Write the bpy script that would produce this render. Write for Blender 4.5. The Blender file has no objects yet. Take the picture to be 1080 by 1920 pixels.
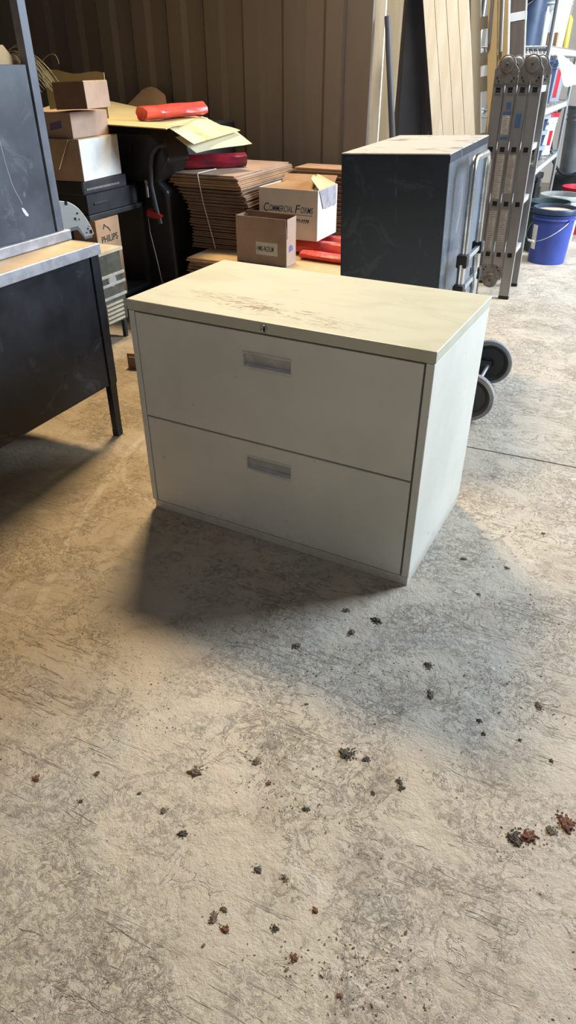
import bpy, bmesh, math, random
from mathutils import Vector, Matrix
random.seed(7)
C = bpy.context.scene.collection
R = math.radians
# ---------------------------------------------------------------- camera
cam = bpy.data.cameras.new('camera'); camo = bpy.data.objects.new('camera', cam); C.objects.link(camo)
cam.sensor_fit = 'VERTICAL'; cam.sensor_height = 36.0; cam.lens = 1265.5/1920*36.0
cam.clip_start = .05; cam.clip_end = 100
camo.location = (0, 0, 1.2707); camo.rotation_euler = (.9838, 0, R(25))
bpy.context.scene.camera = camo
# ---------------------------------------------------------------- light
W = bpy.data.worlds.new('world'); bpy.context.scene.world = W; W.use_nodes = True
W.node_tree.nodes['Background'].inputs[0].default_value = (.80, .88, 1.0, 1)
W.node_tree.nodes['Background'].inputs[1].default_value = .045
def area(name, loc, target, sx, sy, power, col, spread=180):
    l = bpy.data.lights.new(name, 'AREA'); l.shape = 'RECTANGLE'; l.size = sx; l.size_y = sy
    l.energy = power; l.color = col; l.spread = R(spread)
    o = bpy.data.objects.new(name, l); C.objects.link(o); o.location = loc
    o.rotation_euler = (Vector(target)-Vector(loc)).to_track_quat('-Z', 'Y').to_euler()
    return o
# warm hall lamp high up over the pile by the corrugated wall
area('hall_lamp', (-2.15, 4.05, 4.1), (-1.6, 1.4, 0), .9, .5, 108, (1.0, .77, .46), 112)
# daylight of the open roller door on the right
area('roller_door_daylight', (3.2, 5.7, 3.0), (-.7, 2.4, .3), 2.2, 2.6, 760, (.70, .84, 1.0))
# narrow fill lamp added overhead to brighten the leaning planks
area('plank_fill', (-.7, 3.3, 5.2), (-1.15, 5.1, 1.3), .8, .8, 15, (1.0, .97, .90), 34)
# overhead fill added behind the photographer to light the foreground floor
area('floor_fill', (.4, -2.4, 4.6), (-.4, .9, 0), 2.6, 2.0, 9, (.98, .96, .93), 95)
area('front_opening', (.3, -4.6, 2.4), (-.6, 1.8, .4), 3.0, 2.4, 15, (.95, .96, 1.0))  # daylight of the opening behind the photographer
# extra fill lamp added to brighten the rack and drum
area('rack_fill', (2.0, 6.6, 3.0), (-.8, 7.6, .7), 1.8, 1.8, 130, (.88, .94, 1.0))
vs = bpy.context.scene.view_settings
bpy.context.scene.display_settings.display_device = 'sRGB'
vs.view_transform = 'Standard'; vs.look = 'None'; vs.exposure = 0.0; vs.gamma = 1.0; vs.use_curve_mapping = False

# ---------------------------------------------------------------- materials
class NT:
    def __init__(s, name):
        s.m = bpy.data.materials.new(name); s.m.use_nodes = True
        s.t = s.m.node_tree; s.b = s.t.nodes['Principled BSDF']
        s.co = s.t.nodes.new('ShaderNodeTexCoord').outputs['Object']
    def set(s, sock, v):
        if hasattr(v, 'is_output') or isinstance(v, bpy.types.NodeSocket): s.t.links.new(v, sock)
        else: sock.default_value = v
    def mth(s, op, a, b=0.0, c=0.0, clamp=False):
        n = s.t.nodes.new('ShaderNodeMath'); n.operation = op; n.use_clamp = clamp
        s.set(n.inputs[0], a); s.set(n.inputs[1], b); s.set(n.inputs[2], c); return n.outputs[0]
    def mapping(s, v, scale=(1,1,1), loc=(0,0,0), rot=(0,0,0)):
        n = s.t.nodes.new('ShaderNodeMapping'); s.set(n.inputs['Vector'], v)
        n.inputs['Scale'].default_value = scale; n.inputs['Location'].default_value = loc; n.inputs['Rotation'].default_value = rot
        return n.outputs[0]
    def noise(s, v, scale, detail=4, rough=.55, dist=0.0):
        n = s.t.nodes.new('ShaderNodeTexNoise'); s.set(n.inputs['Vector'], v)
        n.inputs['Scale'].default_value = scale; n.inputs['Detail'].default_value = detail
        n.inputs['Roughness'].default_value = rough; n.inputs['Distortion'].default_value = dist
        return n.outputs['Fac']
    def voro(s, v, scale, feature='F1', rnd=1.0):
        n = s.t.nodes.new('ShaderNodeTexVoronoi'); n.feature = feature; s.set(n.inputs['Vector'], v)
        n.inputs['Scale'].default_value = scale; n.inputs['Randomness'].default_value = rnd
        return n.outputs['Distance']
    def step(s, v, lo, hi, a=0.0, b=1.0):
        n = s.t.nodes.new('ShaderNodeMapRange'); n.interpolation_type = 'SMOOTHSTEP'
        s.set(n.inputs['Value'], v); n.inputs['From Min'].default_value = lo; n.inputs['From Max'].default_value = hi
        n.inputs['To Min'].default_value = a; n.inputs['To Max'].default_value = b; return n.outputs[0]
    def mix(s, f, a, b):
        n = s.t.nodes.new('ShaderNodeMix'); n.data_type = 'RGBA'; s.set(n.inputs[0], f)
        s.set(n.inputs[6], a if not isinstance(a, tuple) else (*a, 1)); s.set(n.inputs[7], b if not isinstance(b, tuple) else (*b, 1))
        return n.outputs[2]
    def sep(s, v):
        n = s.t.nodes.new('ShaderNodeSeparateXYZ'); s.set(n.inputs[0], v); return n.outputs
    def bump(s, h, strength=.3, dist=.01, prev=None):
        n = s.t.nodes.new('ShaderNodeBump'); n.inputs['Strength'].default_value = strength; n.inputs['Distance'].default_value = dist
        s.set(n.inputs['Height'], h)
        if prev is not None: s.set(n.inputs['Normal'], prev)
        s.set(s.b.inputs['Normal'], n.outputs[0]); return n.outputs[0]
    def out(s, col=None, rough=None, metal=None):
        if col is not None: s.set(s.b.inputs['Base Color'], col if not isinstance(col, tuple) else (*col, 1))
        if rough is not None: s.set(s.b.inputs['Roughness'], rough)
        if metal is not None: s.set(s.b.inputs['Metallic'], metal)
        return s.m
def mat(name, c1, c2=None, rough=.6, metal=0.0, scale=8, bump=0.0, stretch=(1,1,1), lo=.35, hi=.65, bscale=None):
    n = NT(name); v = n.mapping(n.co, stretch)
    c2 = c2 or tuple(c*.8 for c in c1)
    f = n.noise(v, scale, 5, .6)
    if bump: n.bump(n.noise(v, bscale or scale*3, 5, .6), bump, .01)
    n.out(n.mix(n.step(f, lo, hi), c1, c2), n.step(f, .2, .8, max(0,rough-.08), min(1,rough+.08)), metal)
    return n.m
def plain(name, c, rough=.5, metal=0.0):
    return mat(name, c, tuple(x*.88 for x in c), rough, metal, 20)

M = {}
M['brownwall'] = mat('brown painted wall steel', (.155,.122,.090), (.128,.10,.075), .5, 0, 1.5, .05, (1,1,.3))
M['farwall'] = mat('pale wall steel', (.78,.70,.60), (.66,.58,.49), .6, 0, 1.5)
M['kraft'] = mat('kraft cardboard', (.40,.24,.13), (.32,.185,.10), .85, 0, 5, .1)
M['kraftlight'] = mat('light kraft cardboard', (.56,.38,.20), (.47,.31,.16), .85, 0, 5, .1)
M['kraftdark'] = mat('shipping carton board', (.22,.135,.085), (.18,.108,.068), .85, 0, 5, .08)
M['kraftpink'] = mat('faded cardboard', (.42,.29,.21), (.33,.22,.16), .85, 0, 4, .1)
M['whitecard'] = mat('white faced cardboard', (.78,.78,.74), (.62,.60,.55), .7, 0, 4, .05)
M['creamboard'] = mat('cream sheet board', (.50,.41,.215), (.44,.355,.165), .7, 0, 3, .05)
M['blackplastic'] = mat('black plastic', (.012,.012,.014), (.02,.02,.022), .45, 0, 6)
M['blackmetal'] = mat('black painted steel', (.02,.022,.026), (.032,.034,.038), .42, 0, 4)
M['rubber'] = mat('black rubber', (.015,.015,.015), (.03,.028,.026), .8, 0, 12)
M['greyrubber'] = mat('grey tyre rubber', (.30,.28,.26), (.20,.19,.18), .8, 0, 12)
M['chrome'] = mat('worn chrome tube', (.75,.76,.76), (.50,.50,.49), .28, 1, 14)
M['zinc'] = mat('zinc wire steel', (.70,.72,.74), (.52,.54,.56), .35, .9, 14)
M['alu'] = mat('weathered aluminium', (.31,.305,.305), (.235,.23,.23), .42, .75, 7, .05, (1,1,.25))
M['aluedge'] = mat('pale aluminium trim and highlight', (.85,.86,.87), (.7,.7,.7), .35, .6, 10)  # pale metal: painted highlight and lit rungs on the ladder, plain trim elsewhere
M['hinge'] = mat('cast hinge steel', (.22,.21,.20), (.14,.13,.125), .45, .7, 30, .1)
M['dark'] = plain('dark hollow', (.006,.006,.007), .9)
M['red'] = mat('red plastic film', (.72,.09,.06), (.55,.05,.04), .3, 0, 9, .5, bscale=18)
M['redbag'] = mat('dark red plastic bag', (.33,.015,.03), (.14,.02,.045), .18, 0, 6, .4, bscale=14)
M['redhard'] = plain('red hard plastic', (.35,.01,.012), .4)
M['blue'] = mat('blue pail plastic', (.03,.055,.27), (.04,.07,.33), .38, 0, 5)
M['navy'] = mat('navy pail plastic', (.02,.035,.07), (.03,.05,.095), .4, 0, 5)
M['whiteplastic'] = mat('white pail plastic', (.74,.78,.80), (.60,.63,.65), .4, 0, 6)
M['greyplastic'] = mat('grey pail plastic', (.33,.38,.42), (.25,.29,.32), .45, 0, 6)
M['drumgrey'] = mat('pale blue grey drum', (.48,.53,.58), (.38,.42,.46), .45, 0, 6)
M['greenplastic'] = mat('dark green pail plastic', (.015,.035,.035), (.03,.05,.05), .4, 0, 6)
M['redpail'] = mat('red pail plastic', (.55,.02,.04), (.42,.015,.03), .4, 0, 6)
M['dirt'] = mat('dried tan slurry', (.50,.38,.27), (.36,.27,.19), .9, 0, 12, .5)
M['paper'] = mat('paper label', (.72,.68,.60), (.62,.58,.50), .8, 0, 10)
M['stickergrey'] = mat('worn sticker', (.36,.335,.30), (.29,.27,.245), .7, 0, 20)
M['inkblue'] = plain('dark blue ink', (.02,.07,.13), .7)
M['ink'] = plain('black ink', (.02,.02,.02), .7)
M['fineink'] = plain('faded print', (.16,.15,.14), .7)
M['stickerblue'] = plain('blue sticker', (.03,.09,.20), .5)
M['yellowfg'] = mat('amber fibreglass', (.42,.30,.14), (.35,.24,.11), .5, 0, 4, .05, (1,1,.2))
M['rustbrown'] = mat('brown timber post', (.075,.06,.052), (.11,.088,.072), .7, 0, 5, .2, (3,3,.5))
M['palewood'] = mat('pale sawn board', (.80,.72,.58), (.70,.61,.46), .7, 0, 3, .1, (6,6,.5))
M['tanwood'] = mat('tan sawn board', (.50,.42,.30), (.42,.35,.25), .75, 0, 3, .1, (6,6,.5))
M['darkslab'] = mat('dark grey board', (.035,.036,.045), (.05,.05,.06), .6, 0, 3)
M['silver'] = mat('worn silver trim', (.46,.46,.49), (.30,.29,.31), .45, .3, 14, .1)
M['grime'] = mat('dusty olive casing', (.085,.08,.055), (.05,.045,.03), .8, 0, 9, .3)
M['whitesteel'] = mat('white enamelled plate', (.78,.84,.86), (.70,.75,.76), .4, 0, 3)
M['wire'] = plain('straw coloured wire', (.30,.25,.14), .5)
M['rope'] = plain('white cord', (.65,.6,.5), .8)
M['blacktex'] = plain('steel bin rim', (.3,.3,.28), .6)

def cabinet_paint(name, top=False, front=False):
    n = NT(name); x, y, z = n.sep(n.co)
    big = n.noise(n.co, 2.2, 5, .6); fine = n.noise(n.co, 30, 6, .65)
    col = n.mix(n.step(big, .35, .7), (.70,.68,.60), (.60,.585,.51))
    spots = n.step(n.noise(n.co, 16, 3, .7), .69, .73)
    col = n.mix(n.mth('MULTIPLY', spots, .55), col, (.28,.24,.19))
    if top:
        col = n.mix(.6, col, (.44,.425,.29))
        stain = n.step(n.noise(n.mapping(n.co, (2,5,1)), 2.0, 5, .6, 1.0), .45, .72)
        col = n.mix(n.mth('MULTIPLY', stain, .6), col, (.44,.42,.29))
        # scratches: two crossed distorted families, only near the front edge of the top
        dx = n.mth('DIVIDE', n.mth('SUBTRACT', x, .40), .36); dy = n.mth('DIVIDE', n.mth('SUBTRACT', y, n.mth('MULTIPLY_ADD', x, -.13, .152)), .075)
        d = n.mth('ADD', n.mth('MULTIPLY', dx, dx), n.mth('MULTIPLY', dy, dy))
        zone = n.step(d, 1.1, .2)
        s = None
        for rz, ph in ((.35, 0), (-.6, 3.1), (1.1, 7.7), (-1.2, 12.3)):
            v = n.mapping(n.co, (9, 60, 1), (ph, ph, 0), (0, 0, rz))
            k = n.step(n.noise(v, 1.6, 3, .6, 1.6), .605, .625)
            s = k if s is None else n.mth('MAXIMUM', s, k)
        gate = n.step(n.noise(n.co, 9, 2, .5), .42, .5)
        scr = n.mth('MULTIPLY', n.mth('MULTIPLY', s, zone), gate)
        bx = n.mth('DIVIDE', n.mth('SUBTRACT', x, .385), .040); by = n.mth('DIVIDE', n.mth('SUBTRACT', y, .103), .022)
        bd = n.mth('ADD', n.mth('MULTIPLY', bx, bx), n.mth('MULTIPLY', by, by))
        bd = n.mth('ADD', bd, n.mth('MULTIPLY', n.mth('SUBTRACT', n.noise(n.mapping(n.co,(1,1.6,1),(0,0,0),(0,0,.5)), 30, 3, .7, 2.0), .5), 9.0))
        scr = n.mth('MAXIMUM', scr, n.step(bd, .75, .5))
        col = n.mix(n.mth('MULTIPLY', scr, .9), col, (.22,.16,.115))
    else:
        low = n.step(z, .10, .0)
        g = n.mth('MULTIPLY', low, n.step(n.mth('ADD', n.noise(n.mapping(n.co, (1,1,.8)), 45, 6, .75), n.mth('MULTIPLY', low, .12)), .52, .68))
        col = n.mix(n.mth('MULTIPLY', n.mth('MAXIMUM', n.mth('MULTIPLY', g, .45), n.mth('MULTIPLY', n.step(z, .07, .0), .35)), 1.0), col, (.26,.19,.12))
        ticks = n.step(n.noise(n.mapping(n.co, (22,22,60)), 1.0, 2, .5), .76, .79)
        col = n.mix(n.mth('MULTIPLY', ticks, .7), col, (.12,.10,.08))
    n.bump(fine, .04, .003)
    return n.out(col, n.step(big, .2, .8, .38, .5))
M['cabtop'] = cabinet_paint('worn putty paint on the top', True)
M['cab'] = cabinet_paint('worn putty enamel')
M['handle'] = mat('dull aluminium pull', (.66,.65,.63), (.54,.53,.51), .32, .25, 20)
def scuffed(name, base, rough, amount=.5, sc=(1,1,1)):
    n = NT(name); n.b.inputs['Specular IOR Level'].default_value = .32; big = n.noise(n.mapping(n.co, sc), 3.5, 6, .65)
    sm = n.step(n.noise(n.co, 5, 6, .7, 1.5), .56, .64)
    line = n.step(n.noise(n.mapping(n.co, (70,6,4), (1,2,3), (.5,.3,0)), 1, 2, .5, .8), .71, .74)
    col = n.mix(n.step(big, .35, .7), base, tuple(c*1.7 for c in base))
    col = n.mix(n.mth('MULTIPLY', n.mth('MAXIMUM', n.mth('MULTIPLY', sm, .35), line), amount), col, (.30,.31,.33))
    return n.out(col, n.step(big, .3, .7, rough-.08, rough+.1))
M['deskblack'] = scuffed('dark desk enamel', (.012,.014,.018), .34, .25)
M['casepanel'] = scuffed('scuffed charcoal panel', (.055,.06,.072), .40, .5)
M['casetrim'] = scuffed('charcoal trim', (.10,.105,.125), .45, .3)
M['blkcab'] = scuffed('charcoal cabinet enamel', (.010,.014,.022), .42, .15)
M['blkcabside'] = scuffed('scratched charcoal side with painted sheen', (.085,.10,.12), .30, .5, (1,1,.7))  # same enamel made paler, daylight sheen put into the base colour
def dusty_top():
    n = NT('dusty scuffed cabinet top')
    a = n.step(n.noise(n.mapping(n.co, (3,9,1)), 1.6, 7, .7, 1.2), .54, .66)
    b = n.step(n.noise(n.mapping(n.co, (9,3,1)), 2, 6, .7, 2), .64, .68)
    col = n.mix(a, (.42,.41,.38), (.13,.13,.135)); col = n.mix(n.mth('MULTIPLY', b, .7), col, (.06,.06,.06))
    return n.out(col, .6)
M['blkcabtop'] = dusty_top()
M['desktop'] = mat('tan laminate', (.58,.42,.24), (.52,.37,.20), .5, 0, 3, .03, (1,5,1))

def floor_mat():
    n = NT('dusty concrete'); x, y, z = n.sep(n.co)
    big = n.noise(n.co, .9, 5, .6, .6); mid = n.noise(n.co, 4.5, 7, .68, .8); fine = n.noise(n.co, 42, 6, .72); vf = n.noise(n.co, 160, 4, .7)
    col = n.mix(n.step(big, .35, .65), (.52,.445,.345), (.44,.375,.29))
    col = n.mix(n.mth('MULTIPLY', n.step(mid, .48, .72), .55), col, (.27,.205,.145))
    # grey rubbed patches
    col = n.mix(n.mth('MULTIPLY', n.step(n.noise(n.co, 1.7, 4, .6, 1.4), .5, .72), .6), col, (.36,.345,.315))
    brown = n.mth('MULTIPLY', n.step(n.mth('ADD', x, n.mth('MULTIPLY', big, .8)), -.30, -1.15), .62)
    col = n.mix(brown, col, (.34,.245,.135))
    # whitish scuffs
    sc = n.step(n.noise(n.mapping(n.co, (1.3,3.2,1), (4,2,0), (0,0,.5)), 3.2, 7, .72, 1.0), .55, .68)
    col = n.mix(n.mth('MULTIPLY', sc, n.step(x, -1.0, -.2, .32, .6)), col, (.60,.545,.47))
    # crumbly mud film: broken-up brown residue inside patches
    patch = n.step(n.noise(n.co, 3.0, 5, .7, .7), .46, .58)
    crumb = n.step(n.noise(n.co, 60, 6, .85, .8), .52, .57)
    mud = n.mth('MULTIPLY', patch, crumb)
    right = n.step(x, -1.3, -.2, .35, 1.0)
    col = n.mix(n.mth('MULTIPLY', n.mth('MULTIPLY', mud, right), .42), col, (.19,.13,.085))
    # stroke-like smears
    smear = None
    for rz, ph in ((.6, 1.3), (-.5, 5.1), (1.5, 9.9)):
        k = n.step(n.noise(n.mapping(n.co, (4,34,1), (ph, ph, 0), (0,0,rz)), 1.3, 4, .65, 1.3), .62, .68)
        smear = k if smear is None else n.mth('MAXIMUM', smear, k)
    smear = n.mth('MULTIPLY', smear, n.step(n.noise(n.co, 2.4, 3, .6), .44, .58))
    col = n.mix(n.mth('MULTIPLY', smear, .55), col, (.21,.155,.11))
    sq = n.mth('ABSOLUTE', n.mth('SUBTRACT', n.noise(n.co, 13, 5, .68, 1.6), .5))
    sq = n.mth('MULTIPLY', n.step(sq, .022, .006), n.mth('MULTIPLY', n.step(n.noise(n.co, 3.6, 4, .65, .9), .47, .60), right))
    col = n.mix(n.mth('MULTIPLY', sq, .48), col, (.17,.12,.08))
    # scattered specks
    sp = n.step(n.voro(n.co, 55), .16, .08); sg = n.step(n.noise(n.co, 7, 3, .6), .5, .62)
    specks = n.mth('MULTIPLY', sp, sg)
    col = n.mix(n.mth('MULTIPLY', specks, .8), col, (.10,.07,.05))
    # wheel arcs rubbed pale into the dirt
    wob = n.mth('MULTIPLY', n.mth('SUBTRACT', n.noise(n.co, 6, 3, .6), .5), .03)
    tot = None
    for cx, cy, r, w, ax, ay, ar in ARCS:
        dx = n.mth('SUBTRACT', x, cx); dy = n.mth('SUBTRACT', y, cy)
        rr = n.mth('SQRT', n.mth('ADD', n.mth('MULTIPLY', dx, dx), n.mth('MULTIPLY', dy, dy)))
        d = n.mth('ABSOLUTE', n.mth('ADD', n.mth('SUBTRACT', rr, r), wob))
        k = n.step(d, w, w*.5)
        ex = n.mth('SUBTRACT', x, ax); ey = n.mth('SUBTRACT', y, ay)
        e = n.mth('SQRT', n.mth('ADD', n.mth('MULTIPLY', ex, ex), n.mth('MULTIPLY', ey, ey)))
        k = n.mth('MULTIPLY', k, n.step(e, ar, ar*.7))
        tot = k if tot is None else n.mth('MAXIMUM', tot, k)
    col = n.mix(n.mth('MULTIPLY', tot, .6), col, (.50,.42,.32))
    col = n.mix(n.mth('MULTIPLY', n.step(vf, .4, .7), .16), col, (.22,.18,.14))
    h = n.mth('ADD', n.mth('MULTIPLY', mid, .5), n.mth('ADD', n.mth('MULTIPLY', fine, .45), n.mth('ADD', n.mth('MULTIPLY', mud, .35), n.mth('ADD', n.mth('MULTIPLY', smear, .3), n.mth('MULTIPLY', sq, .5)))))
    n.bump(h, .7, .016)
    return n.out(col, n.step(mid, .3, .7, .55, .75))
# (centre x, centre y, radius, half width, window centre x, window centre y, window radius), metres on the floor
ARCS = [(-1.174,1.974,.401,.013,-1.44,1.74,.36), (2.186,2.725,3.836,.016,-1.42,1.48,.62), (-.853,2.62,.859,.022,-.03,2.6,.42), (-.173,1.046,.024,.004,-.17,1.04,.1), (4.0,4.05,5.63,.006,-.925,1.19,.22), (1.6,5.2,4.30,.004,-1.08,1.02,.25)]
M['floor'] = floor_mat()

# ---------------------------------------------------------------- mesh helpers
class MB:
    def __init__(s): s.bm = bmesh.new()
    def box(s, x0, y0, z0, x1, y1, z1, mtx=None):
        r = bmesh.ops.create_cube(s.bm, size=1)
        m = Matrix.Translation(((x0+x1)/2, (y0+y1)/2, (z0+z1)/2)) @ Matrix.Diagonal((abs(x1-x0), abs(y1-y0), abs(z1-z0), 1))
        if mtx is not None: m = mtx @ m
        bmesh.ops.transform(s.bm, matrix=m, verts=r['verts']); return s
    def cyl(s, p0, p1, r, r2=None, seg=16):
        p0, p1 = Vector(p0), Vector(p1); d = p1-p0
        q = bmesh.ops.create_cone(s.bm, cap_ends=True, segments=seg, radius1=r, radius2=r if r2 is None else r2, depth=d.length)
        m = Matrix.Translation((p0+p1)/2) @ d.to_track_quat('Z', 'Y').to_matrix().to_4x4()
        bmesh.ops.transform(s.bm, matrix=m, verts=q['verts']); return s
    def tube(s, pts, r, seg=8, cap=True):
        pts = [Vector(p) for p in pts]; rings = []; up = None
        for i, p in enumerate(pts):
            t = (pts[min(i+1, len(pts)-1)]-pts[max(i-1, 0)]).normalized()
            if up is None: up = t.orthogonal().normalized()
            up = (up-t*up.dot(t))
            up = up.normalized() if up.length > 1e-6 else t.orthogonal().normalized()
            sd = t.cross(up); rr = r(i/(len(pts)-1)) if callable(r) else r
            rings.append([s.bm.verts.new(p+up*math.cos(a)*rr+sd*math.sin(a)*rr) for a in [2*math.pi*k/seg for k in range(seg)]])
        for a, b in zip(rings, rings[1:]):
            for k in range(seg): s.bm.faces.new((a[k], a[(k+1)%seg], b[(k+1)%seg], b[k]))
        if cap: s.bm.faces.new(rings[0][::-1]); s.bm.faces.new(rings[-1])
        return s
    def lathe(s, prof, seg=40, mtx=None):
        rings = []
        for r, z in prof:
            if r < 1e-6: rings.append([s.bm.verts.new((0,0,z))])
            else: rings.append([s.bm.verts.new((r*math.cos(2*math.pi*k/seg), r*math.sin(2*math.pi*k/seg), z)) for k in range(seg)])
        for a, b in zip(rings, rings[1:]):
            for k in range(seg):
                k2 = (k+1)%seg
                if len(a) == 1 and len(b) > 1: s.bm.faces.new((a[0], b[k2], b[k]))
                elif len(b) == 1 and len(a) > 1: s.bm.faces.new((a[k], a[k2], b[0]))
                elif len(a) > 1: s.bm.faces.new((a[k], a[k2], b[k2], b[k]))
        if mtx is not None: bmesh.ops.transform(s.bm, matrix=mtx, verts=[v for rg in rings for v in rg])
        return s
    def prism(s, poly, d0, d1, axis='Y'):
        f = {'Y': lambda a, b, d: (a, d, b), 'X': lambda a, b, d: (d, a, b), 'Z': lambda a, b, d: (a, b, d)}[axis]
        A = [s.bm.verts.new(f(a, b, d0)) for a, b in poly]; B = [s.bm.verts.new(f(a, b, d1)) for a, b in poly]
        s.bm.faces.new(A); s.bm.faces.new(B[::-1]); n = len(poly)
        for i in range(n): s.bm.faces.new((A[i], B[i], B[(i+1)%n], A[(i+1)%n]))
        return s
    def sheet(s, quad, nu, nv, th, fn=None):
        # bilinear patch with thickness (for boards, papers, flaps)
        q = [Vector(p) for p in quad]; g = []
        for side in (0, 1):
            gg = []
            for i in range(nu+1):
                row = []
                for j in range(nv+1):
                    u, v = i/nu, j/nv
                    p = q[0]*(1-u)*(1-v)+q[1]*u*(1-v)+q[2]*u*v+q[3]*(1-u)*v
                    if fn: p = p+Vector((0,0,fn(u,v)))
                    row.append(p)
                gg.append(row)
            g.append(gg)
        nrm = (q[1]-q[0]).cross(q[3]-q[0]).normalized()*th
        V = [[[s.bm.verts.new(p-(nrm if side else Vector((0,0,0)))) for p in row] for row in g[side]] for side in (0,1)]
        for i in range(nu):
            for j in range(nv):
                s.bm.faces.new((V[0][i][j], V[0][i+1][j], V[0][i+1][j+1], V[0][i][j+1]))
                s.bm.faces.new((V[1][i][j], V[1][i][j+1], V[1][i+1][j+1], V[1][i+1][j]))
        for i in range(nu):
            for j in (0, nv): s.bm.faces.new((V[0][i][j], V[0][i+1][j], V[1][i+1][j], V[1][i][j]))
        for j in range(nv):
            for i in (0, nu): s.bm.faces.new((V[0][i][j], V[0][i][j+1], V[1][i][j+1], V[1][i][j]))
        return s
    def build(s, name, m, parent=None, smooth=False, bevel=0.0, seg=2, label=None):
        bmesh.ops.recalc_face_normals(s.bm, faces=s.bm.faces)
        me = bpy.data.meshes.new(name); s.bm.to_mesh(me); s.bm.free()
        me.materials.append(M[m] if isinstance(m, str) else m)
        o = bpy.data.objects.new(name, me); C.objects.link(o)
        if parent: o.parent = parent
        if smooth:
            for p in me.polygons: p.use_smooth = True
            try: me.set_sharp_from_angle(angle=R(38))
            except Exception: pass
        if bevel:
            b = o.modifiers.new('bevel', 'BEVEL'); b.width = bevel; b.segments = seg; b.limit_method = 'ANGLE'; b.angle_limit = R(40)
        if label: o['label'] = label
        return o
def tag(o, label, cat, group=None, kind=None):
    o['label'] = label; o['category'] = cat
    if group: o['group'] = group
    if kind: o['kind'] = kind
    return o
def thing(name, label, cat, loc=(0,0,0), rz=0, group=None, ry=0, rx=0):
    o = bpy.data.objects.new(name, None); C.objects.link(o); o.empty_display_size = .05
    o.location = loc; o.rotation_euler = (rx, ry, rz); return tag(o, label, cat, group)
def struct(o): o['kind'] = 'structure'; return o
def text(name, body, size, m, parent, mtx, extrude=.0004, shear=0.0, xs=1.0, bold=0.0):
    cu = bpy.data.curves.new(name, 'FONT'); cu.body = body; cu.size = size; cu.extrude = extrude; cu.shear = shear; cu.offset = bold
    t = bpy.data.objects.new('tmp_text', cu); C.objects.link(t)
    bpy.context.view_layer.update()
    me = bpy.data.meshes.new_from_object(t.evaluated_get(bpy.context.evaluated_depsgraph_get()))
    bpy.data.objects.remove(t); bpy.data.curves.remove(cu)
    me.transform(Matrix.Diagonal((xs,1,1,1))); me.transform(mtx); me.materials.clear(); me.materials.append(M[m])
    o = bpy.data.objects.new(name, me); C.objects.link(o); o.parent = parent; return o
FRONT = Matrix.Rotation(R(90), 4, 'X')                    # text in the XZ plane, read from -Y
SIDE = Matrix.Rotation(R(90), 4, 'Z') @ FRONT             # text in the YZ plane, read from +X
T = Matrix.Translation

# ---------------------------------------------------------------- setting
b = MB(); b.box(-9, -5, -.1, 7, 10.2, 0); struct(b.build('floor', 'floor'))
# sawn joint in the slab
b = MB(); b.sheet([(-.36,2.455,.0008),(-.36,2.458,.0008),(1.6,2.496,.0008),(1.6,2.4925,.0008)],1,1,.0006); 
struct(b.build('trim_1', 'dark'))
def ribbed(name, x0, x1, y, z1, pitch, m, depth=.032, first=0.0, thick=.01):
    # trapezoid ribs, profile in XY, extruded along Z
    pts = []; x = x0+first
    prof = [(0,0),(.42,0),(.52,-depth),(.90,-depth),(1.0,0)]
    pts.append((x0, y))
    while x+pitch <= x1+1e-6:
        for a, dd in prof[1 if pts and abs(pts[-1][0]-x) < 1e-6 else 0:]: pts.append((x+a*pitch, y+dd))
        x += pitch
    if pts[-1][0] < x1-1e-4: pts.append((x1, y))
    poly = pts+[(a, q+thick) for a, q in reversed(pts)]
    b = MB(); b.prism(poly, 0, z1, 'Z'); return struct(b.build(name, m))
ribbed('wall_back', -7.0, -1.74, 4.6, 3.4, .2780, 'brownwall', first=.248)
b = MB(); b.box(-1.736, 4.555, 0, -1.585, 4.60, 3.4).box(-1.80,4.615,0,-1.76,5.6,3.4); struct(b.build('trim_2', 'brownwall', bevel=.004))
ribbed('wall_back', -1.74, -1.24, 5.56, 3.4, .278, 'brownwall')
ribbed('wall_far', -5, 6.9, 10.0, 4.2, .30, 'farwall')

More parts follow.
